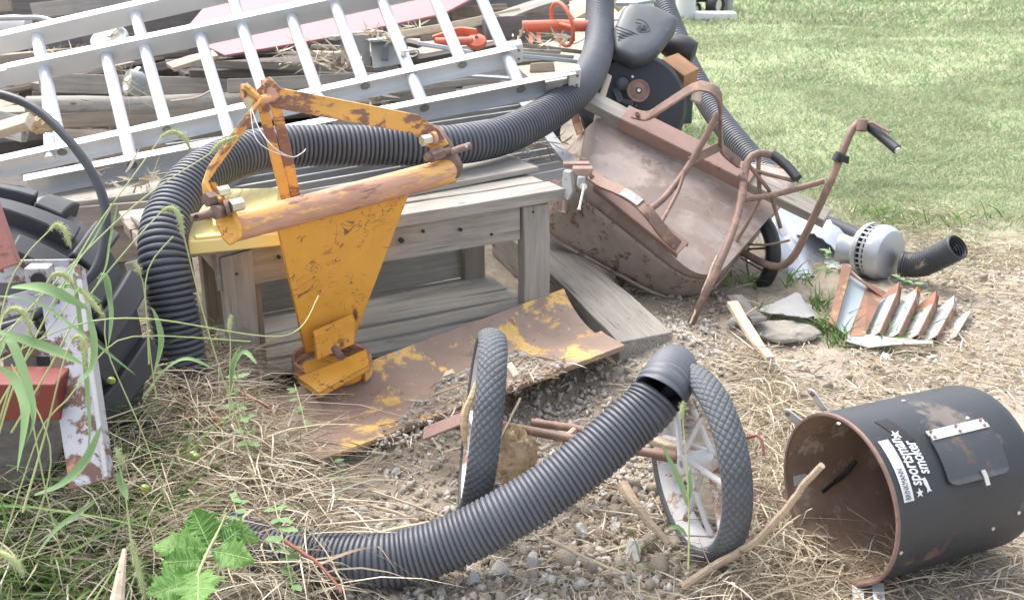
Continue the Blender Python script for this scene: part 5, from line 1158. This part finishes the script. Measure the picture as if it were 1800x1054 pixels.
put(MB().box(P(72,490,2.58), Vector((.028,0,0)), Vector((0,.02,0)), Vector((0,0,.033))), 'socket', m_whrust, im, bevel=.003)
so_ = P(68,492,2.555); put(MB().lathe([(0,.012),(.003,.012),(.003,.018),(0,.018)], so_, (0,-1,.1), 20, close=True).cyl(so_, so_+Vector((0,-.001,0)), .012, 16), 'socket_hole', m_dark, im)
chan(P(-30,345,2.60), P(14,470,2.58), .05, .03, (.2,-1,.2), 'post', m_redrust)
chan(P(-60,560,2.60), P(100,515,2.58), .05, .03, (0,-1,.3), 'cross_member', m_whrust); chan(P(-50,635,2.55), P(60,570,2.55), .05, .03, (0,-1,.3), 'brace', m_whrust); chan(P(-50,608,2.56), P(98,612,2.54), .04, .03, (0,-1,.3), 'cross_member', m_whrust)
put(MB().box(P(20,690,2.50), Vector((.125,.0,0)), Vector((0,.05,0)), Vector((0,0,.045))), 'beam', m_redbeam, im, bevel=.004)
solo(MB().lathe([(-.05,.001),(-.05,.115),(-.03,.13),(.03,.13),(.05,.115),(.05,.001)], P(10,770,2.66), (.25,-.9,.25), 40),'round_block',m_woodd,'dark round rusty drum end under the red beam at the left edge','drum')

# ---------------------------------------------------------------- old engine behind the wheelbarrow
en = thing('old_engine', 'old machine with black fender and a rusty pulley behind the wheelbarrow', 'machine', P(1120,200,5.4))
ec = P(1112,188,5.35)
put(MB().lathe([(-.10,.20),(-.12,.23),(-.06,.255),(.06,.255),(.10,.23),(.115,.14),(.115,.001)], ec, (.05,-.95,.25), 72), 'fender', m_black, en)
pc_ = P(1122,160,5.12); pa = Vector((.05,-.95,.30)).normalized()
put(MB().lathe([(.0,.001),(.0,.014),(.012,.014),(.012,.018),(.006,.04),(.012,.048),(.012,.052),(-.015,.052),(-.015,.001)], pc_, pa, 40), 'pulley', m_rustiron, en); put(MB().cyl(pc_, pc_+pa*.02, .008), 'pulley_nut', m_zinc, en)
pa2 = P(1096,146,5.18); put(MB().lathe([(0,.001),(.0,.02),(-.005,.03),(.005,.034),(-.01,.034)], pa2, pa, 30), 'gear', m_plastic, en)
put(MB().bar(P(1082,155,5.2),P(1092,180,5.18),.03,.01,(0,-1,0)).bar(P(1095,178,5.18),P(1112,182,5.14),.02,.01,(0,-1,0)), 'bracket', m_plastic, en, bevel=.002)
for (u,v) in ((1112,135),(1138,158),(1133,147)): put(MB().cyl(P(u,v,5.15), P(u,v,5.13), .006, 10), 'screw', m_tab, en)
cv = thing('engine_cover', 'dark grey plastic engine cover with an embossed oval badge lying on the machine', 'engine cover', P(1120,112,5.2))
outl = [(1076,97),(1078,55),(1094,18),(1108,9),(1148,13),(1193,36),(1187,56),(1160,92),(1134,110),(1112,113)]
oq_ = [P(u,v,5.25+.0018*(60-v)) for u,v in outl]; op2 = []
for i_ in range(len(oq_)):
    for f_ in (.12,.35,.65,.88): op2.append(oq_[i_].lerp(oq_[(i_+1) % len(oq_)], f_))
oc_ = op2; cc = sum(oc_, Vector())/len(oc_); nv = Vector((.05,-.80,.60)).normalized(); rows=[]
vs = [cc+nv*.05]; fs=[]; n_ = len(oc_)
RR = [(.25,.049),(.5,.048),(.8,.045),(.91,.038),(.97,.022),(1.0,0),(1.0,-.03),(.97,-.05)]
for (s_, h_) in RR: vs += [cc.lerp(p_, s_)+nv*h_ for p_ in oc_]
for i in range(n_): fs.append((0,1+i,1+(i+1)%n_))
for k in range(len(RR)-1):
    for i in range(n_): fs.append((1+k*n_+i, 1+(k+1)*n_+i, 1+(k+1)*n_+(i+1)%n_, 1+k*n_+(i+1)%n_))
put(MB().add(vs, fs), 'shell', m_plastic, cv, auto=60)
def oncover(u, v, lift=.0):
    dr = P(u,v,1)-Vector((0,0,H)); o = Vector((0,0,H)); q = cc+nv*(.055+lift); return o+dr*((q-o).dot(nv)/dr.dot(nv))
for k in range(5):
    o_ = k*6; put(MB().tube([oncover(1082+k*1.0,48+o_*1.0-2), oncover(1110+k,56+o_*.95), oncover(1160-k*1.5,80+o_*.75)], .0028, 6), 'rib', m_plastic, cv)
put(MB().tube([oncover(1127+14*math.cos(R(a)+.2), 46+9.5*math.sin(R(a)+.2)+ .35*14*math.cos(R(a))) for a in range(-140,95,8)], .0030, 6), 'badge', m_plastic, cv)
put(MB().tube([oncover(*q) for q in [(1117,40),(1127,42),(1119,51)]], .0030, 6).tube([oncover(*q) for q in [(1127,53),(1133,44),(1138,57)]], .0030, 6).tube([oncover(1129,51),oncover(1137,53)], .0022, 6), 'badge', m_plastic, cv)
solo(MB().lathe([(-.08,.045),(-.04,.062),(.05,.07),(.09,.055),(.1,.001)], P(1190,84,5.5), (.9,-.35,-.25), 36), 'rubber_boot', m_grip, 'black cone shaped rubber boot right of the engine cover', 'rubber boot')
plank('wood_block', P(1176,112,5.45), P(1214,140,5.35), .10, .09, m_woodo, 'orange brown wooden block leaning by the lawn behind the wheelbarrow', (.2,-.7,.7), 'wood block')
plank('wood_stake', P(1228,150,5.3), P(1222,180,5.3), .05, .02, m_woodl, 'short split stake under the orange brown block', (0,-1,.2), 'stake')
gb = thing('green_crate', 'dark green box with a pale lid half hidden behind the wheelbarrow', 'box', P(1190,205,5.7))
put(MB().box(P(1188,178,5.75), Vector((.075,0,0)), Vector((0,.1,0)), Vector((0,0,.10))), 'body', m_green, gb, bevel=.008); put(MB().box(P(1188,146,5.75), Vector((.08,0,0)), Vector((0,.105,0)), Vector((0,0,.018))), 'lid', m_pale, gb, bevel=.006)
put(MB().lathe([(-.05,.09),(-.05,.125),(-.03,.14),(.03,.14),(.05,.125),(.05,.09)], P(1010,235,5.05), (.3,-.9,.2), 48, close=True), 'x', m_black).name = 'rubber_ring'
tag(bpy.data.objects['rubber_ring'], 'black tyre in the shadow between the big pipe and the wheelbarrow tray', 'tyre')
face(1008,195,4.75,1020,236,4.7,14,.01,m_rustpanel,'brown rusty flat strip leaning behind the top of the tray',cat='metal strip',nm='metal_strip')
face(1070,134,5.0,1058,172,4.9,11,.02,m_woodl,'pale pointed wooden stake right of the big pipe',cat='stake',nm='wood_stake')
face(1052,196,4.8,1048,230,4.75,12,.02,m_woodl,'pale wood piece under the beam at the top corner of the tray',cat='stake',nm='wood_stake')
hp_(1012,35,5.9,1114,33,5.6,6,.008,m_tab,'white pointed strip crossing behind the big pipe')
hp_(1085,6,5.9,1152,0,5.8,10,.02,m_pale,'pale green edged strip above the engine cover')
face(1078,10,6.2,1096,-10,6.2,30,.02,m_pine,'pale boards right of the big pipe at the top edge')
hp_(1165,345,5.0+.9,1230,372,5.4,12,.02,m_woodl,'thin pale lath behind the red channel of the wheelbarrow')
bn = thing('dark_bin', 'dark metal bin in the weeds behind the wheelbarrow wheel', 'bin', P(1290,490,5.0))
put(MB().box(P(1290,480,5.0), Vector((.09,0,0)), Vector((0,.05,0)), Vector((0,0,.05))), 'body', m_black, bn, bevel=.01); put(MB().bar(P(1265,468,4.9),P(1325,458,4.95),.02,.01), 'lip', m_tab, bn)

# ---------------------------------------------------------------- far things at the top of the lawn
mw = thing('lawn_mower', 'small dark lawn mower far away at the top edge of the lawn', 'lawn mower', Pz(1240,26))
mg = Pz(1256,28); 
def fw(c_, r, nm='wheel'):
    o = put(MB().lathe([(-.06,r*.6),(-.07,r*.9),(-.05,r),(.05,r),(.07,r*.9),(.06,r*.6)], c_, (.75,-.66,0), 30, close=True), nm, m_grip, mw); put(MB().lathe([(.04,.001),(.05,r*.3),(.045,r*.62)], c_, (.75,-.66,0), 24), 'hub', m_cream, mw)
fw(mg+Vector((0,0,.13)), .13); fw(mg+Vector((-.28,-.05,.08)), .09); fw(mg+Vector((.1,.6,.13)), .13)
put(MB().box(mg+Vector((-.22,.3,.26)), Vector((.25,0,0)), Vector((0,.3,0)), Vector((0,0,.10))), 'deck', m_black, mw, bevel=.03); put(MB().box(mg+Vector((-.2,.4,.48)), Vector((.16,0,0)), Vector((0,.2,0)), Vector((0,0,.14))), 'engine', m_plastic, mw, bevel=.03)
q = Pz(1204,36); solo(MB().tube([q, q+Vector((0,0,.7))], .12, 16), 'white_post', m_white, 'thick white post standing at the top edge left of the mower', 'post')
q = Pz(1262,36); solo(MB().box(q+Vector((-.05,0,.05)), Vector((.26,0,0)), Vector((0,.1,0)), Vector((0,0,.05))), 'white_block', m_white, 'low white block on the grass in front of the mower', 'block', bevel=.02)
q = Pz(1280,26); solo(MB().tube([q, q+Vector((0,0,.7))], .05, 12), 'grey_post', m_strip, 'slim grey post right of the far mower', 'post')

# ---------------------------------------------------------------- foxtail grasses, weeds
def ribleaf(pts, wd, nm, mat, root, nseg=18, fold=.25):
    pts = cr(pts, .012); fr = frames(pts); n = len(pts); vs = []; up = Vector((0,-.5,.85))
    for i, p_ in enumerate(pts):
        t_ = i/(n-1); w_ = wd*(math.sin(math.pi*min(1,(t_*.93+.07)))**.6)*(1-.25*t_); tn = fr[i][0]; sd_ = tn.cross(up).normalized(); nn_ = sd_.cross(tn)
        tw = .6*math.sin(t_*2.5+wd*90); sd2 = sd_*math.cos(tw)+nn_*math.sin(tw)
        vs += [p_-sd2*w_/2+nn_*w_*fold*.5, p_-nn_*w_*.08, p_+sd2*w_/2+nn_*w_*fold*.5]
    fs = [(3*i+k, 3*i+k+1, 3*i+k+4, 3*i+k+3) for i in range(n-1) for k in (0,1)]
    return mkobj(nm, vs, fs, mat, root, auto=80)
def seedhead(pts, root, rad=.011):
    c_ = cr(pts, .004); n = len(c_); N_ = n*26; idx = rng.integers(0, n, N_); fr = frames(c_)
    P0 = np.array([c_[i][:] for i in idx]); T = np.array([fr[i][0][:] for i in idx]); D = unit(unit(rng.normal(size=(N_,3)))*1.0+T*.45); tt_ = idx/n; k = np.sin(np.pi*(.12+.83*tt_))**.6
    V, Fq = ribbons('', P0, D, rad*k*rng.uniform(.7,1.5,N_), np.full(N_,.0016), rng.normal(size=(N_,3))*.001, None, 1)
    o = npmesh('seed_head', V, Fq, m_seed); o.parent = root; o.matrix_local = Matrix.Translation(-absloc(root))
    put(MB().tube(c_, lambda t_: .0045*math.sin(math.pi*(.1+.85*t_))+.0006, 8), 'seed_core', m_stem, root)
def foxtail(label, stem, head, leaves=(), m_=None):
    pts = [P(*q) for q in stem]; r_ = thing('foxtail_grass', label, 'foxtail grass', pts[0], 'foxtail grasses in the lower left')
    allp = pts+[P(*head[0])]
    put(MB().tube(cr(allp, .02), lambda t_: .0024-.0011*t_, 7), 'stem', m_ or m_stem, r_)
    seedhead([P(*q) for q in head], r_)
    for (lp, wd) in leaves: ribleaf([P(*q) for q in lp], wd, 'leaf', m_leafd, r_)
foxtail('foxtail grass whose drooping head hangs over the lower ladder rail left of the big pipe', [(-60,960,2.3),(-10,790,2.25),(40,640,2.25),(150,430,2.3),(230,315,2.35)], [(284,241,2.4),(302,232,2.4),(322,240,2.4),(336,264,2.4)], [([(95,540,2.27),(130,470,2.3),(165,420,2.32),(205,345,2.3)],.010)])
foxtail('foxtail grass with its head against the left strap of the yellow hitch', [(-70,700,2.3),(0,600,2.3),(130,462,2.35),(250,350,2.4)], [(372,268,2.45),(388,252,2.45),(405,244,2.45),(414,240,2.45)], [([(60,520,2.3),(120,505,2.28),(180,530,2.3)],.018)])
foxtail('foxtail grass drooping in front of the big pipe beside the yellow case', [(20,760,2.3),(90,640,2.3),(150,530,2.35),(230,430,2.4)], [(284,372,2.45),(300,365,2.45),(314,378,2.45),(322,414,2.45)], [([(170,500,2.36),(186,470,2.37),(194,420,2.38),(208,352,2.38)],.010)])
foxtail('foxtail grass with its fat head in front of the tractor tyre', [(-20,700,2.35),(10,520,2.35),(45,450,2.35)], [(88,404,2.38),(100,395,2.38),(113,405,2.38),(124,432,2.38)])
foxtail('foxtail grass nodding just over the socket of the white frame', [(-20,800,2.2),(30,640,2.2),(70,520,2.22)], [(88,488,2.24),(102,480,2.24),(118,486,2.24),(130,506,2.24)])
foxtail('foxtail grass with a long head pointing down right below the hose bend', [(-40,780,2.2),(40,640,2.2),(100,560,2.2)], [(140,505,2.25),(152,520,2.25),(168,538,2.25),(182,556,2.25)], [([(20,505,2.2),(70,505,2.2),(110,520,2.2),(158,545,2.22)],.026),([(155,545,2.22),(166,600,2.2),(160,650,2.18),(128,680,2.15)],.016)])
foxtail('foxtail grass with an arching head at the left edge over the white frame', [(-60,900,2.1),(-30,700,2.1),(-5,600,2.12)], [(5,556,2.15),(22,542,2.15),(42,550,2.15),(56,588,2.15)])
foxtail('upright foxtail grass in front of the left bench leg', [(404,740,2.75),(404,660,2.75),(405,610,2.75)], [(404,584,2.75),(404,570,2.75),(406,556,2.75)], [([(404,690,2.75),(412,640,2.75),(430,618,2.74),(452,640,2.7)],.018),([(404,665,2.76),(410,630,2.76),(425,605,2.76)],.012)])
foxtail('foxtail grass with a short pale head behind the big pipe left side', [(262,640,2.8),(258,560,2.8),(252,500,2.8)], [(246,482,2.8),(242,470,2.8),(238,462,2.8)])
foxtail('foxtail grass with a green head hanging over the white post', [(40,900,2.1),(80,760,2.1),(110,640,2.1)], [(126,598,2.12),(138,590,2.12),(148,606,2.12),(152,642,2.12)])
foxtail('foxtail grass cut by the lower left border of the picture', [(-90,1060,1.9),(-50,1000,1.9)], [(-20,972,1.92),(5,972,1.92),(30,990,1.92),(40,1010,1.92)])
foxtail('foxtail grass lying low near the bottom edge in the dead grass', [(150,1080,2.1),(200,1000,2.1),(225,960,2.1)], [(232,950,2.1),(240,985,2.1),(248,1020,2.1),(254,1050,2.1)])
foxtail('foxtail grass with a small green head in the middle of the dead grass', [(235,990,2.3),(222,880,2.3),(208,810,2.3)], [(204,786,2.3),(209,800,2.3),(216,818,2.3)], [([(206,830,2.3),(214,850,2.3),(226,880,2.28)],.02)])
foxtail('slender green foxtail grass in front of the right spoked wheel', [(1210,1000,2.5),(1211,900,2.5),(1206,800,2.5),(1202,760,2.5)], [(1200,735,2.5),(1199,722,2.5),(1201,708,2.5)], [([(1207,885,2.5),(1196,850,2.5),(1180,815,2.5),(1160,775,2.5)],.014),([(1208,890,2.5),(1215,860,2.5),(1212,835,2.5),(1216,818,2.5)],.010),([(1206,940,2.5),(1190,925,2.5),(1170,930,2.5)],.012)])
# broad grass leaves of the foreground
lg = thing('broadleaf_grass', 'broad bladed green grass arching over the red and white frame at the left', 'grass clump', Pz(60,940))
for pts, wd in [([(-20,700,2.1),(0,620,2.1),(20,600,2.1),(60,720,2.05),(40,790,2.02)],.020),([(-10,580,2.15),(50,600,2.15),(100,618,2.15),(146,640,2.12)],.024),([(-20,640,2.1),(20,660,2.1),(45,720,2.05),(30,830,2.0)],.022),([(60,870,2.1),(110,850,2.1),(150,810,2.1),(180,745,2.1)],.022),([(130,480,2.3),(150,640,2.25),(158,760,2.2),(150,800,2.2)],.012),
                ([(180,480,2.4),(192,520,2.4),(196,560,2.38),(190,610,2.36)],.012),([(172,490,2.4),(182,478,2.4),(190,500,2.4),(196,555,2.4)],.016),([(270,660,2.6),(284,600,2.6),(272,550,2.6),(262,538,2.6)],.018),([(250,700,2.6),(290,650,2.6),(330,630,2.6),(380,650,2.6)],.014),([(60,980,2.1),(100,930,2.1),(140,900,2.1),(170,880,2.1)],.016),([(-20,520,2.2),(60,530,2.2),(150,590,2.2),(240,660,2.25)],.010)]:
    ribleaf([P(*q) for q in pts], wd, 'leaf', m_leafd, lg)
for pts in [[(0,970,2.2),(70,760,2.2),(120,700,2.2),(190,610,2.25),(260,590,2.3),(440,600,2.6)],[(30,1000,2.1),(90,800,2.1),(20,640,2.15)],[(110,980,2.2),(80,860,2.15),(50,700,2.15)],[(300,900,2.5),(250,760,2.45),(190,620,2.4),(185,560,2.4)],[(440,800,2.6),(400,690,2.6),(360,560,2.55),(322,410,2.5)],[(275,700,2.6),(262,600,2.55),(258,480,2.5),(305,415,2.5)],[(-10,640,2.2),(120,575,2.2),(260,560,2.3),(500,590,2.7),(560,520,2.9)]]:
    put(MB().tube(cr([P(*q) for q in pts], .03), .0016, 6), 'stalk', m_stem, lg)
# lobed broad leaf weed
m_vein = paint('pale_leaf_vein', (.36,.50,.20), .6)
wd_ = thing('lobed_weed', 'bright green weed with large toothed leaves in the foreground', 'weed', Pz(345,1054))
def lobed(tip, base, wd, sgn=1):
    b0, t0 = P(*base), P(*tip); x = t0-b0; L = x.length; x.normalize(); up = Vector((.1*sgn,-.55,.83)).normalized(); y = up.cross(x).normalized(); z = x.cross(y)
    key = [(0,.03),(.06,.16),(.14,.34),(.21,.58),(.26,.46),(.34,.52),(.44,.98),(.49,.66),(.56,.52),(.65,.72),(.70,.46),(.8,.36),(.88,.24),(.94,.12),(1,0)]
    N2 = 46; vs = []; cu = rng.uniform(-.16,.16); ph = rng.uniform(0,6)
    for i in range(N2+1):
        t_ = i/N2; w_ = np.interp(t_, [k_[0] for k_ in key], [k_[1] for k_ in key])
        for q in range(-4, 5):
            s_ = q/4; ww = w_*(1+(.13*(i % 3)-.13 if abs(q) == 4 else 0)); along = .10*abs(s_)*w_
            dz = -.16*L*t_*t_ + wd*w_*(.16*abs(s_) - .10*s_*s_) + .05*wd*math.sin(9*t_+3*s_+ph)*abs(s_) + cu*wd*s_*t_ - .02*wd*(1 if (i % 7) == 3 and q else 0)
            vs.append(b0+x*L*(t_+along*.12)+y*wd/2*ww*s_+z*dz)
    fs = [(9*i+k, 9*i+k+1, 9*i+k+10, 9*i+k+9) for i in range(N2) for k in range(8)]
    o = mkobj('leaf', vs, fs, m_leafg, wd_, auto=80)
    mv = MB().tube([Vector(vs[9*i+4])+z*.0006 for i in range(0, N2-2, 3)], .0010, 5)
    for i in range(6, 34, 6):
        for q in (-1, 1): mv.tube([Vector(vs[9*(i+k*2)+4+q*k])+z*.0005 for k in range(4)], .0006, 4)
    put(mv, 'vein', m_vein, wd_)
for tip, base, w_ in [((338,892,2.30),(370,965,2.28),.10),((265,955,2.22),(368,965,2.26),.085),((440,978,2.22),(372,968,2.26),.075),((285,985,2.18),(360,985,2.22),.085),((255,1045,2.1),(345,1015,2.16),.10),((345,1060,2.05),(350,1000,2.18),.09),((425,925,2.3),(390,955,2.28),.05),((455,945,2.3),(385,925,2.3),.05)]: lobed(tip, base, w_*1.25)
put(MB().tube(cr([P(335,1080,2.1),P(345,1020,2.15),P(362,975,2.2),P(385,930,2.28),P(398,900,2.3)], .02), lambda t_: .004-.002*t_, 8), 'stem', m_stem, wd_)
# small mint like weeds
def smallweed(label, stem, nl, ls):
    pts = cr([P(*q) for q in stem], .01); r_ = thing('small_weed', label, 'weed', pts[0]); put(MB().tube(pts, .0016, 6), 'stem', m_stem, r_)
    for k in range(nl):
        t_ = .15+.85*(k//2)/max(1,(nl//2)); p_ = pts[min(len(pts)-1, int(t_*(len(pts)-1)))]; an = rng.uniform(0, 6.28); dv = Vector((math.cos(an), math.sin(an)*.6, .25)).normalized(); L = ls*rng.uniform(.7,1.2)
        y = dv.cross(ez).normalized(); vs = []
        for f, w_ in ((0,.05),(.2,.5),(.35,.75),(.42,.55),(.6,.7),(.68,.45),(.85,.35),(1,0)):
            for s_ in (-1,0,1): vs.append(p_+dv*L*f+y*L*.42*w_*s_+ez*(-.25*L*f*f+(.03*L if s_ else 0)))
        mkobj('leaf', vs, [(3*i+q, 3*i+q+1, 3*i+q+4, 3*i+q+3) for i in range(7) for q in (0,1)], m_leafd, r_, auto=80)
smallweed('small mint like weed climbing beside the left end of the foreground pipe', [(520,1060,2.45),(500,960,2.5),(482,880,2.6)], 16, .04)
smallweed('feathery light green weed in the dead grass above the large toothed leaves', [(420,960,2.45),(415,900,2.5),(405,868,2.55)], 14, .035)
smallweed('tiny green weed rooted at the foot of the rusty blade', [(445,800,2.9),(430,750,2.95),(415,700,3.0),(420,640,3.0)], 12, .04)
smallweed('little green weed on the blade edge in front of the turntable', [(540,760,3.0),(525,700,3.1),(518,675,3.2)], 8, .03)
smallweed('pale green weed among the stones below the blade', [(600,860,3.0),(590,820,3.0),(575,795,3.0)], 8, .035)
smallweed('green seedling growing beside the silver blower duct', [(1450,490,4.5),(1460,455,4.55),(1458,435,4.6)], 10, .05)
smallweed('dead brown weed standing alone on the lawn', [(1334,200,6.8),(1330,170,6.8),(1322,155,6.8)], 8, .05)
smallweed('green weed in front of the finned panel corner', [(1610,500,4.4),(1585,490,4.4),(1580,480,4.4)], 8, .05)
for (u,v,d) in ((255,857,2.40),(345,802,2.62),(340,798,2.66),(196,668,2.6)):
    c_ = P(u,v,d); put(MB(), 'x', None) if False else None
    o = solo(MB().lathe([(-.009,.001),(-.008,.005),(-.004,.0092),(0,.010),(.005,.0088),(.008,.004),(.009,.001)], c_, (.3,.2,1), 20), 'crab_apple', m_apple, 'tiny green crab apple caught in the dead grass', 'crab apple', 'crab apples in the dead grass')
stick([(205,1060,1.95),(212,1010,1.97),(220,965,2.0)], .014, .004, m_woodl, 'pale split stalk end rising from the bottom edge at the left')
